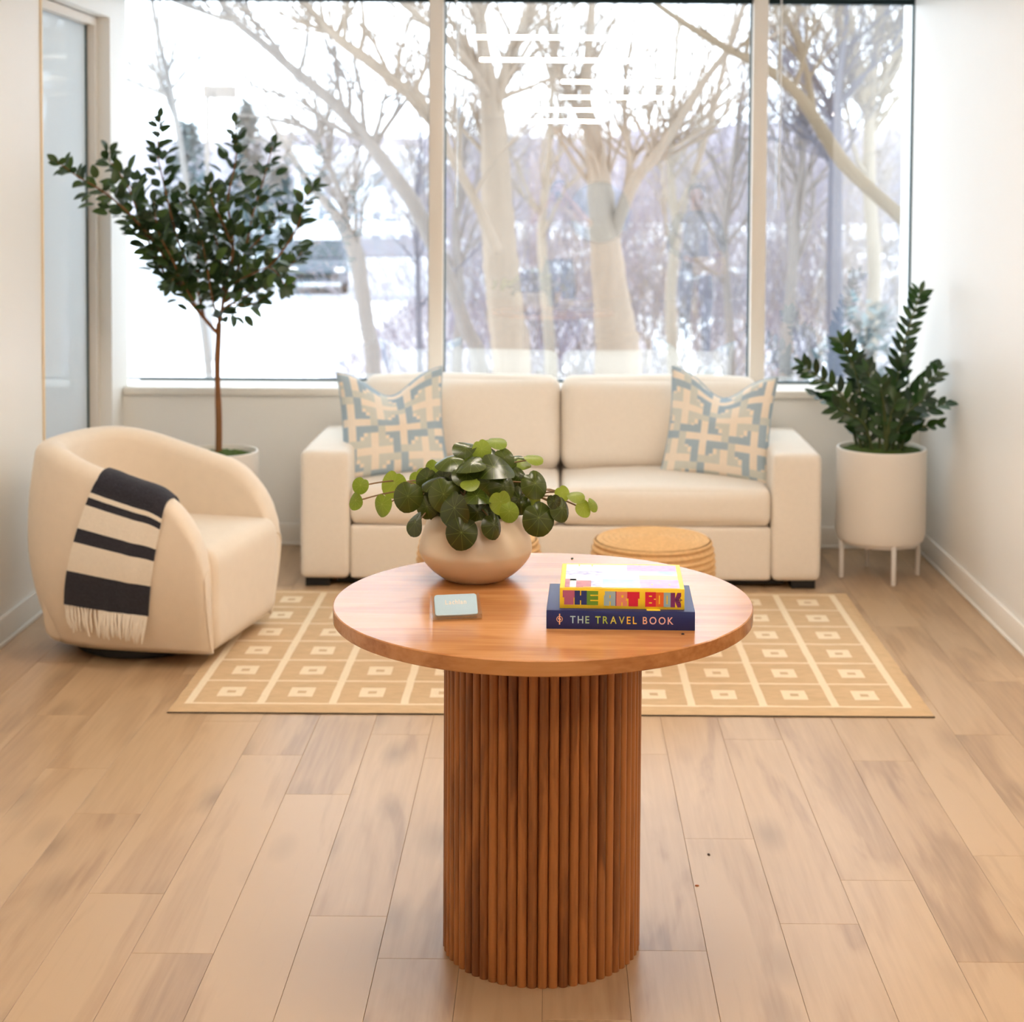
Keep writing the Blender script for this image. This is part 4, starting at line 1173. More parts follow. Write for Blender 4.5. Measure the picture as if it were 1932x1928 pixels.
for i, (cx, cy, rx, ry, bright, dz, lean_) in enumerate(PL_):
    dx = (cx - 990) * K / FPX * PO.y
    Yp = PO.y - dz * 1.0 - 0.02
    c = at(640 + cx * K, 800 + cy * K, Yp)
    Rr = max(rx, ry) * K / FPX * Yp * 1.0
    m_ = min(rx, ry) / max(rx, ry)
    ang = math.acos(min(0.98, m_))
    view = (EYE - c).normalized()
    if ry <= rx: up = Vector((0.25 * (1 if dx > 0 else -1) * abs(lean_), 0, 1))
    else: up = Vector((1 if dx > 0 else -1, 0, 0.15))
    nrm = (view * math.cos(ang) + up.normalized() * math.sin(ang)).normalized()
    tipd = Vector((math.copysign(0.5, dx) * (0.4 + abs(lean_)) , 0, -1)) if ry * 1.6 > rx else Vector((math.copysign(1, dx), -0.4, -0.35))
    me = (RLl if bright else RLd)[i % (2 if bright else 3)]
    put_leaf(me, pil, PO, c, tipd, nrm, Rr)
    b0 = PO + Vector((rp_.uniform(-.04, .04), rp_.uniform(-.04, .04), 0.125))
    m1 = b0.lerp(c, 0.55) + Vector((0, 0.01, 0.035 + 0.03 * abs(dx)))
    under = c - nrm * 0.006
    P = spline([b0, m1, under], 6)
    stm.tube([p - PO for p in P], [0.0019] * len(P), 5)
stm.build('petioles', M['red_stem'], pil, 60)['kind'] = 'stuff'

# ------------------------------------------------------------------ outside: snow, trees, lamp post, buildings
GZ = -1.6
def gz(y): return GZ
litter_m = plain('snowy_leaf_litter', (158, 154, 160), 0.9, 0.1, 0.8, 1.3)
snow_m = plain('snow', (244, 247, 252), 0.8, 0.2, 0.03, 2)
mb = MB(); gxs = [-70 + 5 * i for i in range(29)]; gys = [7.9, 10, 13, 17, 22, 28, 35, 43, 52, 62, 75, 90, 110, 140]
for yv in gys:
    for xv in gxs:
        mb.v.append((xv, yv, GZ + noise.noise(Vector((xv * .11, yv * .11, 1))) * 0.25 * min(1, (yv - 7.9) / 10)))
nx = len(gxs)
for j in range(len(gys) - 1):
    for i in range(nx - 1):
        mb.f.append([j*nx+i, j*nx+i+1, (j+1)*nx+i+1, (j+1)*nx+i]); mb.m.append(0)
struct(mb.build('ground', snow_m, None, 180), 'snow covered ground outside the window', 'ground')
struct(MB().box((-60, 46, GZ - 0.1), (-2, 70, GZ + 0.22)).build('parking_lot', plain('slushy_asphalt', (176, 180, 188), 0.7, 0.3, 0.25, 0.6)), 'slushy grey parking lot beyond the snow', 'ground')

mb = MB(); lx = [-4.0 + 1.3 * i for i in range(40)]; ly = [17 + 6.0 * i for i in range(16)]
for yv in ly:
    for xv in lx:
        mb.v.append((xv, yv + noise.noise(Vector((xv * .6, 3, 1))) * 1.2, GZ + 0.06 + noise.noise(Vector((xv * .11, yv * .11, 1))) * 0.25 * min(1, (yv - 7.9) / 10) + noise.noise(Vector((xv * .8, yv * .5, 4))) * 0.22))
for j in range(15):
    for i in range(39):
        mb.f.append([j*40+i, j*40+i+1, (j+1)*40+i+1, (j+1)*40+i]); mb.m.append(0)
struct(mb.build('woodland_floor', litter_m, None, 180), 'brown leaf litter showing through the snow under the trees', 'ground')
hill_m = plain('wooded_hill', (148, 144, 156), 0.95, 0.1, 0.35, 0.5, stretch=(3, 1, .5))  # hill colour includes the lilac distance haze
mb = MB(); hx = [-110 + 4 * i for i in range(56)]; rows = 5
for j in range(rows):
    for xv in hx:
        top = 8.2 + 1.6 * noise.noise(Vector((xv * .05, 2, 0))) + 0.9 * noise.noise(Vector((xv * .4, 7, 0))) + (1.5 if xv > 6 else 0)
        mb.v.append((xv, 165 + j * 9 + 3 * noise.noise(Vector((xv * .1, j, 0))), GZ + (top - GZ) * math.sin(j / (rows - 1) * math.pi / 2)))
n = len(hx)
for j in range(rows - 1):
    for i in range(n - 1):
        mb.f.append([j*n+i, j*n+i+1, (j+1)*n+i+1, (j+1)*n+i]); mb.m.append(0)
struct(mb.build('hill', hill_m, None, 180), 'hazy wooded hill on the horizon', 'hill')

bark_m = [plain('bark_tan_reflection', (134, 122, 110), 0.9, 0.2, 0.25, 6, stretch=(1, 1, .2)), plain('bark_grey', (120, 115, 112), 0.9, 0.2, 0.25, 6, stretch=(1, 1, .2)), plain('bark_dark', (86, 88, 98), 0.9, 0.2, 0.25, 6, stretch=(1, 1, .2)), plain('bark_pale', (146, 137, 125), 0.9, 0.2, 0.2, 6, stretch=(1, 1, .2)), plain('bark_brown', (104, 92, 76), 0.9, 0.2, 0.2, 6, stretch=(1, 1, .2))]  # first tone paints in the tan wall reflection over the middle pane
def grow(mb, p, d, length, r, depth, rg, droop=0.0):
    """a twig that wanders and forks"""
    pts = [p]; dd = d.normalized(); n = 4
    for i in range(n):
        dd = (dd + Vector((rg.uniform(-.22, .22), rg.uniform(-.22, .22), rg.uniform(-.15, .22) - droop))).normalized()
        pts.append(pts[-1] + dd * length / n)
    mb.tube(pts, [r * (1 - 0.6 * i / n) for i in range(n + 1)], 4 if depth < 2 else 5, cap=False)
    if depth > 0:
        for k in range(rg.choice((2, 3, 3))):
            f = rg.uniform(0.35, 1.0); i = min(int(f * n), n - 1)
            q = pts[i].lerp(pts[i + 1], f * n - i)
            nd = (dd + Vector((rg.uniform(-.8, .8), rg.uniform(-.5, .5), rg.uniform(-.3, .6)))).normalized()
            grow(mb, q, nd, length * rg.uniform(.5, .75), r * 0.5, depth - 1, rg, droop)
def limb_tree(limbs, Y, label, m, twigs=10, seed=0, tw_len=1.0, tdepth=2, extra=0):
    """limbs: lists of (px, py, radius in px, depth offset); the first one is the trunk"""
    p0 = at(limbs[0][0][0], limbs[0][0][1], Y)
    # carry the trunk down to the snow
    base = Vector((p0.x + 0.0, Y, GZ - 0.1))
    t = tag(empty('bare_tree', base), label, 'tree', 'bare trees outside the window')
    rg = random.Random(seed); tw = MB()
    for li, lb in enumerate(limbs):
        P = [at(q[0], q[1], Y + q[3]) for q in lb]; rad = [q[2] / FPX * (Y + q[3]) for q in lb]
        if li == 0: P = [base] + P; rad = [rad[0] * 1.12] + rad
        S = spline(P, 6); m_ = len(P) - 1
        rr = []
        for i in range(len(S)):
            f = i / (len(S) - 1) * m_; k = min(int(f), m_ - 1); rr.append(rad[k] + (rad[k + 1] - rad[k]) * (f - k))
        rr = [r * (1 + 0.12 * noise.noise(Vector((i * .7, li, seed)))) for i, r in enumerate(rr)]
        MB().tube([s - base for s in S], rr, 9).build('trunk' if li == 0 else 'limb', bark_m[m], t, 180)
        nt = int(twigs * (0.9 if li == 0 else 1.9))
        for k in range(nt):
            i = rg.randrange(int(len(S) * (0.45 if li == 0 else 0.15)), len(S) - 1)
            dd = (S[i + 1] - S[i]).normalized()
            nd = (dd * 0.7 + Vector((rg.uniform(-.9, .9), rg.uniform(-.6, .6), rg.uniform(-.1, .9)))).normalized()
            grow(tw, S[i], nd, tw_len * rg.uniform(.5, 1.1), min(rr[i] * 0.5, 0.036 * tw_len), tdepth, rg)
        dd = (S[-1] - S[-2]).normalized()
        grow(tw, S[-1], dd, tw_len, rr[-1] * 0.8, tdepth, rg)
    if tw.v:
        o = tw_o = link('twigs', tw.mesh('twigs', bark_m[m]), t); o['kind'] = 'stuff'; o.location = -base
    return t
# leaning left tree with a fork
limb_tree([[(704, 700, 15, 0), (694, 620, 14, 0), (682, 540, 15, 0), (672, 480, 17, 0), (655, 440, 14, 0), (625, 395, 9, 0), (590, 355, 8, .3), (560, 310, 6, .5), (510, 230, 4, 1)],
           [(668, 470, 11, 0), (655, 420, 6, 0), (648, 385, 6, 0), (628, 330, 5, -.3), (608, 290, 5, -.5), (600, 268, 7, -.6), (575, 240, 5, -.8), (545, 232, 4, -1), (495, 220, 3, -1.4)],
           [(600, 268, 5, -.6), (612, 235, 3, -.5), (622, 200, 2.5, -.3)]], 15, 'bare tree with leaning forked trunk behind the left window pane', 1, 9, 1, 0.7)
# big leaning tree whose boughs cross the left pane
limb_tree([[(905, 712, 16, 0), (880, 620, 14, 0), (850, 535, 13, 0), (815, 455, 15, 0), (780, 385, 15, 0), (735, 320, 14, .2), (690, 262, 13, .4), (640, 205, 12, .6), (600, 170, 11, .8), (545, 125, 9, 1), (500, 85, 8, 1.2), (445, 40, 7, 1.4), (420, 5, 6, 1.6), (400, -60, 4, 1.8)],
           [(545, 125, 6, 1), (500, 60, 4, 1), (470, 30, 3, 1), (440, -20, 2, 1)],
           [(445, 40, 5, 1.4), (400, 28, 4, 1.5), (340, 5, 3, 1.5)]], 13, 'leaning bare tree whose long bough crosses the left pane diagonally', 1, 12, 2, 0.8)
# centre left trunk
limb_tree([[(965, 705, 38, 0), (955, 600, 35, 0), (945, 500, 34, 0), (938, 400, 31, 0), (934, 300, 27, 0), (930, 220, 24, 0), (922, 160, 18, 0), (910, 80, 13, 0), (900, -30, 10, 0)],
           [(940, 480, 14, -.6), (900, 385, 9, -.6), (860, 310, 9, -.6), (808, 215, 10, -.5), (765, 172, 10, -.4), (700, 118, 11, -.3), (640, 75, 9, -.2), (600, 35, 7, 0), (560, -10, 6, .2)],
           [(932, 210, 14, 0), (955, 130, 11, .3), (985, 60, 8, .6), (1010, -30, 6, .9)],
           [(640, 75, 6, -.2), (620, 60, 5, -.1), (560, 40, 3, 0), (520, 20, 2, 0)],
           [(926, 190, 10, 0), (890, 130, 7, -.3), (850, 80, 6, -.5), (800, 40, 6, -.7), (740, -10, 5, -.9)]], 12, 'thick bare trunk standing left of centre in the middle pane', 0, 10, 3, 0.7)
# centre right trunk
limb_tree([[(1165, 705, 46, 0), (1160, 620, 40, 0), (1150, 540, 34, 0), (1142, 460, 30, 0), (1134, 380, 26, 0), (1125, 300, 20, 0), (1115, 240, 16, 0), (1105, 190, 12, 0), (1110, 100, 9, 0), (1120, -30, 7, 0)],
           [(1155, 450, 14, 0), (1195, 345, 12, -.2), (1240, 290, 10, -.4), (1290, 215, 8, -.6), (1330, 150, 7, -.8), (1375, 90, 6, -1), (1400, 20, 5, -1.2), (1410, -30, 4, -1.3)],
           [(1182, 370, 8, .2), (1188, 290, 6, .3), (1178, 220, 5, .4), (1180, 150, 4, .5), (1195, 60, 3, .6)],
           [(1120, 270, 10, .2), (1080, 190, 7, .4), (1045, 110, 6, .6), (1030, -20, 4, .8)],
           [(1310, 330, 6, 1), (1340, 230, 5, 1), (1365, 130, 4, 1), (1385, 40, 3, 1)]], 12.5, 'thick forked bare trunk standing right of centre in the middle pane', 0, 9, 4, 0.7)
# bough from the right that crosses the mullion
limb_tree([[(1800, 540, 20, 0), (1720, 430, 15, 0), (1650, 365, 13, 0), (1592, 308, 14, 0), (1550, 245, 13, 0), (1505, 178, 11, 0), (1450, 132, 10, 0), (1385, 98, 8, -.2), (1320, 62, 7, -.4), (1240, 8, 5, -.6), (1200, -30, 4, -.7)],
           [(1535, 220, 8, 0), (1525, 150, 6, .2), (1505, 80, 6, .3), (1478, 15, 5, .4), (1470, -30, 4, .4)]], 11.5, 'heavy bare bough slanting across the right pane and mullion', 4, 10, 5, 0.6)
limb_tree([[(1578, 700, 17, 0), (1575, 600, 16, 0), (1574, 480, 15, 0), (1576, 360, 14, 0), (1578, 240, 11, 0), (1582, 160, 8, 0), (1595, 60, 5, 0), (1600, -30, 4, 0)],
           [(1576, 240, 6, 0), (1560, 190, 5, .2), (1540, 150, 3, .3)], [(1578, 330, 6, 0), (1560, 300, 4, .3), (1530, 260, 3, .6)]], 17, 'dark upright bare trunk in the right pane', 2, 12, 6, 1.2, 3)
limb_tree([[(1640, 700, 14, 0), (1650, 520, 13, 0), (1640, 360, 13, 0), (1640, 260, 12, 0), (1642, 180, 11, 0), (1655, 80, 8, 0), (1660, -30, 6, 0)],
           [(1640, 250, 7, 0), (1665, 190, 5, .3), (1700, 90, 4, .5)], [(1642, 230, 6, 0), (1620, 170, 5, -.3), (1590, 90, 3, -.5)], [(1655, 90, 6, 0), (1690, 50, 5, 0), (1720, 10, 5, 0)]], 20, 'many branched bare tree tinted pale by wall reflection, far right of the window', 3, 16, 7, 1.6, 3)  # pale bark paints in the veil of the reflected right wall
limb_tree([[(395, 715, 8, 0), (375, 560, 7, 0), (358, 400, 6, 0), (340, 270, 6, 0), (322, 170, 5.5, 0), (308, 110, 5, 0), (290, 20, 4.5, 0), (284, -30, 4, 0)],
           [(322, 180, 3, 0), (290, 172, 3, .4), (242, 152, 2, .8)]], 18, 'thin bare tree behind the potted tree at the far left', 1, 16, 8, 1.1)
limb_tree([[(792, 700, 6, 0), (790, 600, 6, 0), (788, 500, 5, 0), (786, 420, 4, 0), (790, 330, 3, 0)]], 17, 'thin dark sapling just left of the left mullion', 2, 14, 9, 0.9)
limb_tree([[(1380, 700, 9, 0), (1372, 560, 8, 0), (1368, 420, 7, 0), (1385, 300, 6, 0), (1400, 180, 4, 0)]], 19, 'slender bare tree just left of the right mullion', 1, 18, 10, 1.2, 3)
limb_tree([[(1480, 700, 12, 0), (1492, 560, 11, 0), (1500, 430, 9, 0), (1512, 330, 7, 0), (1520, 220, 5, 0)]], 18, 'slender grey tree just right of the right mullion', 1, 18, 11, 1.2, 3)
limb_tree([[(1040, 700, 12, 0), (1030, 560, 11, 0), (1022, 430, 9, 0), (1035, 300, 7, 0), (1040, 200, 5, 0), (1050, 60, 4, 0)]], 21, 'slender pale bare tree between the two thick trunks', 3, 18, 12, 1.3, 3)
limb_tree([[(1270, 700, 12, 0), (1265, 560, 11, 0), (1275, 430, 9, 0), (1262, 300, 7, 0), (1270, 180, 5, 0), (1280, 40, 3, 0)]], 22, 'slender bare tree right of the thick forked trunk', 3, 18, 13, 1.4, 3)
limb_tree([[(862, 700, 11, 0), (868, 560, 9, 0), (860, 430, 8, 0), (872, 300, 6, 0), (860, 200, 4, 0)]], 20, 'slender bare tree just right of the left mullion', 1, 18, 14, 1.2, 3)

# a belt of small trees in front of the hill: three kinds, copied
belt = []
belt_m = [plain('hazed_bark_%s' % n_, c_, 0.9, 0.2, 0.2, 6) for n_, c_ in (('lilac', (138, 133, 144)), ('grey', (130, 130, 137)), ('tan', (148, 139, 130)))]  # distance haze is mixed into these bark colours
rb = random.Random(17)
for kind in range(3):
    t = empty('distant_tree', (0, 0, 0))
    tk = MB(); pts = [Vector((0, 0, 0)), Vector((.1, 0, 2.5)), Vector((-.05, .1, 5)), Vector((.1, 0, 8.5))]
    tk.tube(spline(pts, 4), [0.13 * (1 - .075 * i) for i in range(13)], 6)
    tr_ = tk.build('trunk', belt_m[kind], t, 180)
    cw = MB(); rg = random.Random(kind + 40)
    for k in range(34):
        h = rg.uniform(1.6, 8.2)
        grow(cw, Vector((.05, 0, h)), Vector((rg.uniform(-1, 1), rg.uniform(-1, 1), rg.uniform(.3, 1.2))), rg.uniform(1.4, 2.8), 0.06, 2, rg)
    cr = cw.build('crown', belt_m[kind], t); cr['kind'] = 'stuff'
    belt.append((t, [tr_, cr]))
used = [False] * 3
spots = []
for k in range(34):
    px = 850 + (k * 57.7) % 880
    Y = 34 + (k * 23) % 60
    spots.append((px, Y))
for k in range(8): spots.append((500 + k * 40, 84 + (k * 7) % 20))
for k, (px, Y) in enumerate(spots):
    kind = k % 3; t, parts = belt[kind]
    if used[kind]:
        o = t.copy(); col.objects.link(o)
        for c in parts:
            d = c.copy(); col.objects.link(d); d.parent = o
    else: o = t; used[kind] = True
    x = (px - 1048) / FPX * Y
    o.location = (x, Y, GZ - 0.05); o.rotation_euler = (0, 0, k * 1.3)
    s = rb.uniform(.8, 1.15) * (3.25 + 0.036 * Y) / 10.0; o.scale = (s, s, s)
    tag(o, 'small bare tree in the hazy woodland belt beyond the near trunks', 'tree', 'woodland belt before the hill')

# evergreen shrubs and conifers
ever_m = plain('hazed_evergreen_needles', (108, 122, 126), 0.9, 0.1, 0.4, 3)  # needle colour lightened to carry the distance haze
def conifer(px, Y, h, w, label, name='conifer'):
    x = (px - 1048) / FPX * Y
    o = tag(empty(name, (x, Y, GZ - 0.05)), label, 'tree' if name == 'conifer' else 'shrub')
    mb = MB(); rg = random.Random(int(px))
    for k in range(900 if name == 'conifer' else 700):
        if name == 'conifer':
            f = rg.random() ** 0.8; z = h * (0.06 + 0.94 * f); rr = w * (1 - f) ** 0.8 * rg.uniform(.25, 1)
        else:
            th = rg.uniform(0, math.pi / 2); z = h * math.sin(th) * rg.uniform(.5, 1); rr = w * math.cos(th) * rg.uniform(.3, 1)
        a = rg.uniform(0, 2 * math.pi)
        p = Vector((rr * math.cos(a), rr * math.sin(a), z))
        d = Vector((math.cos(a) + rg.uniform(-.5, .5), math.sin(a) + rg.uniform(-.5, .5), rg.uniform(-.5, .6))).normalized() * h * 0.09
        s = d.cross(Vector((0, 0, 1))).normalized() * h * 0.022
        mb.add([p - s, p + s, p + d + s * .3, p + d - s * .3], [(0, 1, 2, 3)])
    f = mb.build('needles', ever_m, o); f['kind'] = 'stuff'
    MB().tube([(0, 0, 0), (0, 0, h * 0.9)], [h * 0.02, h * 0.004], 6).build('trunk', bark_m[2], o, 180)
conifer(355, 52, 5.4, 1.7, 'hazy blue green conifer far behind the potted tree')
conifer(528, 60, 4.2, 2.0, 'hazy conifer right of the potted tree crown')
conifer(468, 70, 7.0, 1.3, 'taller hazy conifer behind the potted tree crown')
conifer(1510, 16, 1.45, 1.0, 'low evergreen shrub just right of the right mullion', 'evergreen_shrub')
conifer(1640, 18, 2.1, 1.3, 'dark evergreen shrub behind the tall plant by the right pane', 'evergreen_shrub')
conifer(1340, 21, 1.0, 1.1, 'low grey green shrub outside behind the right sofa pillow', 'evergreen_shrub')
def thicket(px, Y, h, w, label, seed):
    x = (px - 1048) / FPX * Y
    o = tag(empty('bare_shrub', (x, Y, GZ - 0.05)), label, 'shrub'); mb = MB(); rg = random.Random(seed)
    for k in range(16 if h < 2 else 46):
        grow(mb, Vector((rg.uniform(-w, w) * .8, rg.uniform(-.3, .3), 0)), Vector((rg.uniform(-.8, .8), rg.uniform(-.5, .5), 1)), h * rg.uniform(.6, 1), 0.014, 2, rg)
    mb.build('twigs', belt_m[seed % 3], o)['kind'] = 'stuff'  # brush twigs reuse the haze-tinted bark colours
def undergrowth(k, px, Y, h, w):
    thicket(px, Y, h, w, UG[k], 60 + k)
UG = ['grey brush in the snow right of the left mullion', 'grey brush behind the left thick trunk', 'brown brush between the two thick trunks', 'tall grey brush behind the right thick trunk', 'dense grey brush right of the forked trunk', 'grey brush left of the right mullion',
      'grey brush in the right pane beside the mullion', 'tall grey brush in the middle of the right pane', 'brown brush at the right edge of the right pane', 'far lilac brush below the hill behind the left thick trunk', 'far lilac brush between the thick trunks', 'far lilac brush behind the forked trunk', 'far lilac brush near the right mullion', 'far lilac brush deep in the right pane']
for k, (px, Y, h, w) in enumerate(((890, 24, 2.4, 1.6), (960, 26, 2.8, 1.8), (1060, 25, 2.8, 1.8), (1150, 27, 3.0, 1.9), (1250, 24, 2.8, 1.8), (1350, 26, 2.9, 1.8), (1480, 25, 3.0, 1.8), (1580, 27, 3.2, 1.9), (1690, 25, 3.0, 1.8),
                                   (930, 40, 3.6, 3), (1080, 42, 3.8, 3), (1230, 40, 3.8, 3), (1400, 42, 4.0, 3), (1600, 40, 4.2, 3))):
    undergrowth(k, px, Y, h, w)
thicket(740, 24, 1.5, 1.6, 'brown bare shrub in the snow left of the left mullion', 3)
thicket(600, 13, 0.7, 0.8, 'bare twiggy shrub in the snow below the parked car', 5)
thicket(700, 46, 1.8, 4.0, 'line of bare brush at the edge of the parking lot', 6)
thicket(1250, 20, 1.4, 1.6, 'bare shrub low between the thick forked trunk and the right mullion', 8)

# lamp post
LY = 30
lp = tag(empty('lamp_post', ((392 - 1048) / FPX * LY, LY, GZ)), 'tall grey parking lot lamp post behind the potted tree', 'lamp post')
lm_ = plain('lamp_post_grey', (128, 120, 114), 0.6)
hgt = at(385, 172, LY).z - GZ
MB().lathe([(0.105, 0.0), (0.105, 2.6), (0.10, 2.64)], 16).build('concrete_base', plain('concrete_footing', (140, 140, 142), 0.9), lp, 40)
MB().lathe([(0.05, 2.6), (0.042, hgt + 0.12)], 10).build('pole', lm_, lp, 40)
bevel_box('lamp_head', (-0.06, -0.16, hgt - 0.12), (0.52, 0.16, hgt + 0.10), 0.02, lm_, lp)
bevel_box('lamp_lens', (0.10, -0.12, hgt - 0.135), (0.48, 0.12, hgt - 0.12), 0.004, plain('lamp_lens', (220, 216, 206), 0.3), lp)

# white building with rows of windows, low snowy shed roofs and a car
bld_w = plain('white_siding', (206, 208, 214), 0.7); bld_b = plain('brown_siding', (140, 128, 116), 0.8); pane_d = plain('building_window', (120, 132, 142), 0.3)
def building(name, xa, xb, Y, d, h, m, rows, cols, label, roof=0.4):
    o = tag(empty(name, ((xa + xb) / 2, Y, GZ)), label, 'building')
    w = (xb - xa) / 2
    MB().box((-w, 0, 0), (w, d, h)).build('walls', m, o)
    MB().box((-w - .3, -.3, h), (w + .3, d + .3, h + roof)).build('snowy_roof', snow_m, o)
    for r in range(rows):
        for c in range(cols):
            x = -w + (c + .5) * 2 * w / cols; z = 0.9 + r * (h - 0.6) / rows
            f = bevel_box('window', (x - .42, -0.05, z), (x + .42, 0.02, z + 1.1), 0.01, snow_m, o, 1)
            MB().box((x - .33, -0.07, z + .09), (x + .33, -0.051, z + 1.01)).build('pane', pane_d, f)
building('apartment_building', -15.6, -9.0, 96, 10, 5.4, bld_w, 2, 6, 'white far building with small windows, left of the left mullion')
building('apartment_building', -9.6, -6.2, 108, 10, 5.0, bld_b, 2, 3, 'tan far building partly behind the left mullion')
building('storage_shed', -17.0, -6.0, 78, 4, 1.1, plain('grey_shed_wall', (126, 130, 140), 0.8), 1, 8, 'long low grey shed under snow beyond the parking lot', 0.55)
# parked car, seen from the front
car = tag(empty('parked_car', ((600 - 1048) / FPX * 48, 48, GZ + 0.22), 0.12), 'dark parked car in the snowy lot behind the potted tree', 'car')
car_m = plain('grey_car_paint', (84, 90, 100), 0.35, 0.5); cg = plain('car_glass', (48, 58, 66), 0.1, 0.6)
side = [(-2.1, .35), (2.1, .35), (2.1, .75), (1.95, .92), (1.05, 1.0), (.55, 1.48), (-1.5, 1.52), (-2.0, 1.0), (-2.1, .9)]
n = len(side); mb = MB()
mb.add([(x, -y_, z) for x in (-.88, .88) for y_, z in side], [list(range(n)), list(range(n, 2*n))[::-1]] + [(k, n + k, n + (k + 1) % n, (k + 1) % n) for k in range(n)])
mb.build('car_body', car_m, car)
MB().add([(-.72, -1.08, 1.02), (.72, -1.08, 1.02), (.64, -.60, 1.45), (-.64, -.60, 1.45)], [(0, 1, 2, 3)]).add([(-.74, -1.10, 1.03), (.74, -1.10, 1.03), (.66, -.62, 1.46), (-.66, -.62, 1.46)], [(0, 1, 2, 3)]).build('windshield', cg, car)
MB().box((-.6, -2.13, .45), (.6, -2.09, .62)).build('grille', M['black'], car)
for sx_ in (-1, 1):
    bevel_box('headlight', (sx_ * .68 - .14, -2.13, .66), (sx_ * .68 + .14, -2.05, .78), 0.02, M['metal_white'], car)
    for yy in (-1.35, 1.35):
        MB().lathe([(.33, -.1), (.35, -.06), (.35, .06), (.33, .1)], 20).build('wheel', M['black'], car, 40, loc=(sx_ * .80, yy, .35), rot=(0, R(90), 0))
softbox('snow_cap', (1.5, 1.9, .16), (0.3,0.3,0.07), snow_m, car, 8, loc=(0, .45, 1.56))

# ------------------------------------------------------------------ the two people mirrored in the glass, standing in the lobby
def skin_body(name, joints, bones, parent, paint, mats, sub=2):
    """one continuous figure grown over a skeleton; paint(x, y, z) picks the material slot"""
    idx = {k: i for i, k in enumerate(joints)}
    me = bpy.data.meshes.new('skeleton')
    me.from_pydata([joints[k][0] for k in joints], [(idx[a], idx[b]) for a, b in bones], [])
    o = bpy.data.objects.new('skeleton', me); col.objects.link(o)
    sk = o.modifiers.new('skin', 'SKIN'); sk.branch_smoothing = 0.4
    for k, i in idx.items():
        r = joints[k][1]; r = r if isinstance(r, tuple) else (r, r)
        me.skin_vertices[0].data[i].radius = r
        me.skin_vertices[0].data[i].use_root = (k == 'pelvis')
    sb = o.modifiers.new('sub', 'SUBSURF'); sb.levels = sub
    dg = bpy.context.evaluated_depsgraph_get()
    out = bpy.data.meshes.new_from_object(o.evaluated_get(dg)); out.name = name
    bpy.data.objects.remove(o)
    out.materials.clear()
    for m in mats: out.materials.append(m)
    for p in out.polygons:
        c = p.center; p.material_index = paint(c.x, c.y, c.z); p.use_smooth = True
    return link(name, out, parent)
def add_hand(J, Bn, side, wrist, elbow, curl):
    """palm with four fingers of unequal length and a thumb from its side"""
    w = Vector(wrist); d = (w - Vector(elbow)).normalized()
    s = d.cross(Vector(curl)).normalized(); c = Vector(curl).normalized()
    palm = w + d * 0.045
    J[side + 'palm'] = (palm, (0.030, 0.016)); Bn.append((side + 'wrist', side + 'palm'))
    for k, (off, ln) in enumerate(((-.030, .066), (-.010, .078), (.010, .074), (.029, .058))):
        a = palm + d * 0.045 + s * off
        b = a + d * ln * .40 + c * ln * .25; e = b + d * ln * .12 + c * ln * .42
        J[side + 'k%d' % k] = (a, .0105); J[side + 'm%d' % k] = (b, .009); J[side + 't%d' % k] = (e, .007)
        Bn += [(side + 'palm', side + 'k%d' % k), (side + 'k%d' % k, side + 'm%d' % k), (side + 'm%d' % k, side + 't%d' % k)]
    a = palm - s * 0.034 - d * .005; b = a - s * .014 + d * .030 + c * .012; e = b + d * .026 + c * .012
    J[side + 'th0'] = (a, .012); J[side + 'th1'] = (b, .010); J[side + 'th2'] = (e, .0075)
    Bn += [(side + 'palm', side + 'th0'), (side + 'th0', side + 'th1'), (side + 'th1', side + 'th2')]
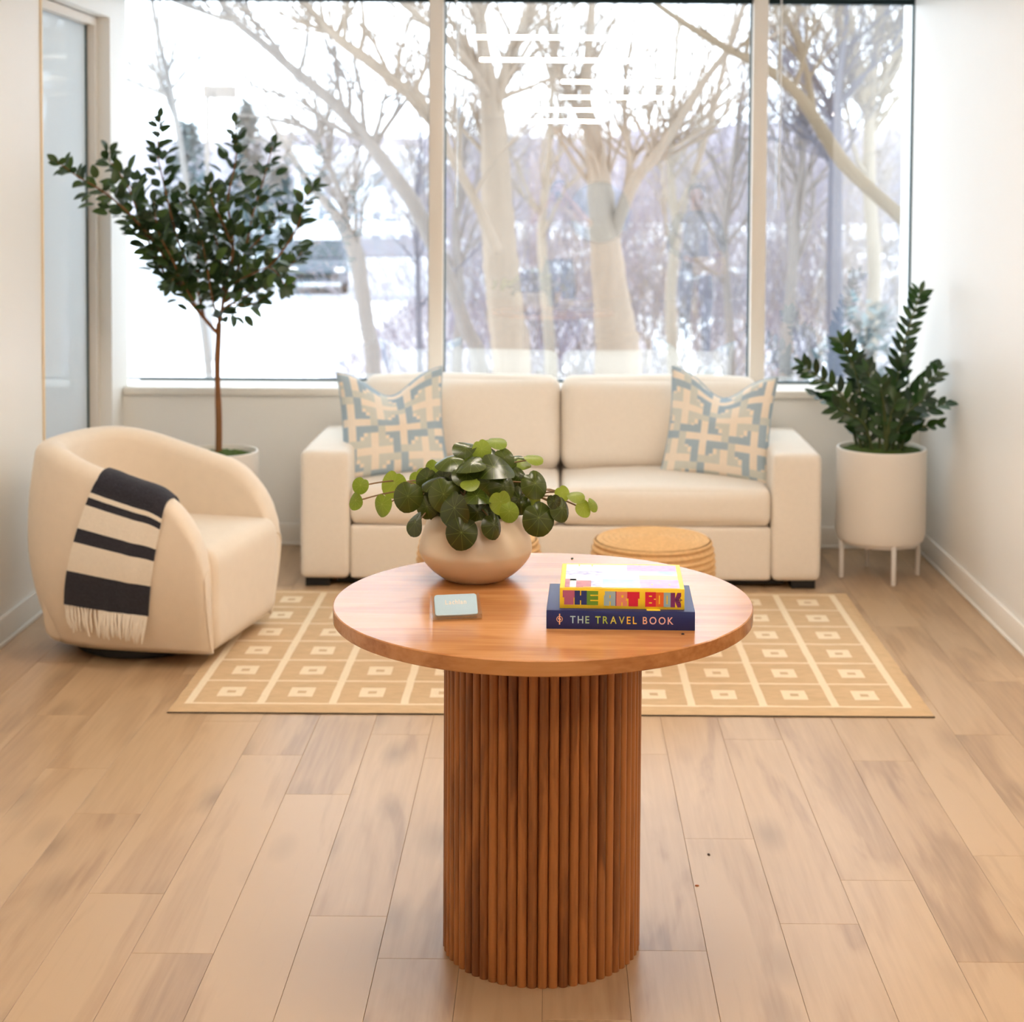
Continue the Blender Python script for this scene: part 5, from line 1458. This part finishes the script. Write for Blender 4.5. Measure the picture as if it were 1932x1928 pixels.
def person(loc, label, H, el, wl, er, wr, curl_l, curl_r, shirt, pants, skin, hair, sleeve, cat='person', long_hair=False, slim=1.0):
    """H standing height; elbows and wrists given in metres from the feet; faces +Y"""
    o = tag(empty('person', loc), label, 'person')
    k = H / 1.75
    V = lambda x, y, z: Vector((x * k, y * k, z * k))
    J = {'pelvis': (V(0, 0, .96), (.145 * slim, .105)), 'waist': (V(0, .01, 1.12), (.130 * slim, .095)), 'chest': (V(0, -.01, 1.31), (.155 * slim, .110)), 'collar': (V(0, -.01, 1.44), (.085, .07)),
         'neck': (V(0, .0, 1.51), .052), 'jaw': (V(0, .022, 1.575), (.062, .070)), 'skull': (V(0, .008, 1.665), (.076, .094)), 'crown': (V(0, -.005, 1.71), (.055, .07))}
    Bn = [('pelvis', 'waist'), ('waist', 'chest'), ('chest', 'collar'), ('collar', 'neck'), ('neck', 'jaw'), ('jaw', 'skull'), ('skull', 'crown')]
    for sd, x, e, w, cu in (('l', -1, el, wl, curl_l), ('r', 1, er, wr, curl_r)):
        J[sd + 'sho'] = (V(x * .185 * slim, -.01, 1.425), (.060, .055)); J[sd + 'elb'] = (V(*e), .043); J[sd + 'wrist'] = (V(*w), (.029, .024))
        Bn += [('collar', sd + 'sho'), (sd + 'sho', sd + 'elb'), (sd + 'elb', sd + 'wrist')]
        add_hand(J, Bn, sd, V(*w), V(*e), cu)
        J[sd + 'hip'] = (V(x * .095, 0, .88), (.090, .095)); J[sd + 'knee'] = (V(x * .105, .015, .50), .060); J[sd + 'calf'] = (V(x * .108, -.015, .36), .056)
        J[sd + 'ank'] = (V(x * .11, -.02, .09), .040); J[sd + 'toe'] = (V(x * .125, .13, .035), (.042, .030))
        Bn += [('pelvis', sd + 'hip'), (sd + 'hip', sd + 'knee'), (sd + 'knee', sd + 'calf'), (sd + 'calf', sd + 'ank'), (sd + 'ank', sd + 'toe')]
    hands = [V(*wl), V(*wr)]; elb = [V(*el), V(*er)]
    def paint(x, y, z):
        p = Vector((x, y, z))
        if z < .075 * k: return 3
        if z > 1.50 * k and abs(x) < .1 and y > -.12 and y < .14: 
            return 0 if z > 1.49 * k else 1
        for h, e in zip(hands, elb):
            d = (h - e); t = (p - e).dot(d) / d.length_squared
            if t > sleeve and (p - (e + d * min(t, 1.3))).length < .13: return 0
        return 2 if z < .99 * k else 1
    skin_body('body', J, Bn, o, paint, [skin, shirt, pants, M['black']])
    # face and hair
    hc = V(0, .008, 1.655)
    nose = MB().add([hc + Vector(v) for v in ((-.014, .088, -.030), (.014, .088, -.030), (0, .112, -.028), (0, .094, .022), (0, .086, -.040))], [(0, 2, 3), (2, 1, 3), (0, 4, 2), (4, 1, 2)])
    nose.build('nose', skin, o, 60)
    for s in (-1, 1):
        e = MB().lathe([(.001, -.009), (.008, -.005), (.010, 0), (.008, .005), (.001, .009)], 12).build('eye', M['metal_white'], o, 180, loc=hc + Vector((s * .031, .083, .008)))
        MB().lathe([(.001, 0), (.0048, .001), (.001, .003)], 10).build('iris', M['black'], e, 180, loc=(0, .0085, 0), rot=(R(-90), 0, 0))
        softbox('ear', (.018, .036, .062), 1, skin, o, 4, loc=hc + Vector((s * .080, -.008, -.008)))
        MB().box((s * .031 - .014, .086, .026), (s * .031 + .014, .094, .031)).build('eyebrow', hair, o, loc=hc)
    softbox('mouth', (.044, .014, .014), 1, plain('lip', (176, 104, 96), .5), o, 4, loc=hc + Vector((0, .083, -.066)))
    def hw(p):
        q = p.copy()
        if q.y > .045 and q.z < .05: q.y = .045 - (q.y - .045) * .4
        return q
    softbox('hair', (.182, .222, .19 if not long_hair else .24), 1, hair, o, 12, loc=hc + Vector((0, -.018, .022 if not long_hair else .0)), warp=hw)
    return o
skin_a = plain('skin_light', (214, 164, 138), .55, .4, .04, 20); skin_b = plain('skin_warm', (196, 146, 120), .55, .4, .04, 20)
hair_a = plain('dark_brown_hair', (44, 32, 26), .6, .4, .3, 60, stretch=(1, 1, .2)); hair_b = plain('black_hair', (28, 24, 24), .6, .4, .3, 60, stretch=(1, 1, .2))
top_a = plain('beige_knit_top', (214, 190, 166), .9, .2, .05, 60); jean = plain('blue_grey_denim', (84, 100, 122), .9, .2, .12, 90); sweat = plain('charcoal_sweater', (66, 70, 80), .9, .2, .08, 80); dark_p = plain('dark_trousers', (48, 48, 56), .9, .2, .08, 80)
ph = person((0.03, -0.30, 0), 'person in a beige top and denim holding up a camera, mirrored in the glass', 1.74,
       (-.30, .16, 1.30), (-.075, .20, 1.585), (.31, .14, 1.32), (.075, .20, 1.60), (0.3, .6, .6), (-.3, .6, .6), top_a, jean, skin_a, hair_a, 0.05, long_hair=True, slim=.9)
pc = tag(empty('photo_camera', (0.02, -0.115, 1.625)), 'black camera held up to the face of the mirrored photographer', 'camera')
bevel_box('camera_body', (-.066, -.035, -.048), (.066, .012, .040), .008, M['black'], pc, 3)
bevel_box('viewfinder_hump', (-.028, -.030, .036), (.028, .010, .058), .006, M['black'], pc, 2)
MB().lathe([(.034, 0), (.036, .01), (.036, .055), (.033, .058), (.029, .052)], 32).build('lens', M['black'], pc, 40, loc=(0, .012, -.004), rot=(R(-90), 0, 0))
MB().lathe([(.008, 0), (.009, .006), (.007, .009)], 14).build('shutter_button', M['metal_white'], pc, 40, loc=(.05, -.01, .038))
mn = person((1.36, -0.15, 0), 'dark haired person in a charcoal sweater holding a tan box, mirrored in the glass', 1.72,
       (-.27, .02, 1.12), (-.09, .24, 1.02), (.27, .03, 1.12), (.20, .30, 1.08), (.8, .4, .1), (-.8, .4, .1), sweat, dark_p, skin_b, hair_b, 0.85)
tb = tag(empty('tan_parcel', (1.44, 0.10, 0.93)), 'pale tan box held in the hands of the person in charcoal', 'box')
bevel_box('carton', (-.13, -.02, -.06), (.17, .16, .10), .004, plain('tan_cardboard', (222, 190, 130), .8, .3, .05, 30), tb)
bevel_box('tape_strip', (-.131, .055, -.061), (.171, .095, .101), .004, plain('packing_tape', (236, 214, 170), .35), tb)
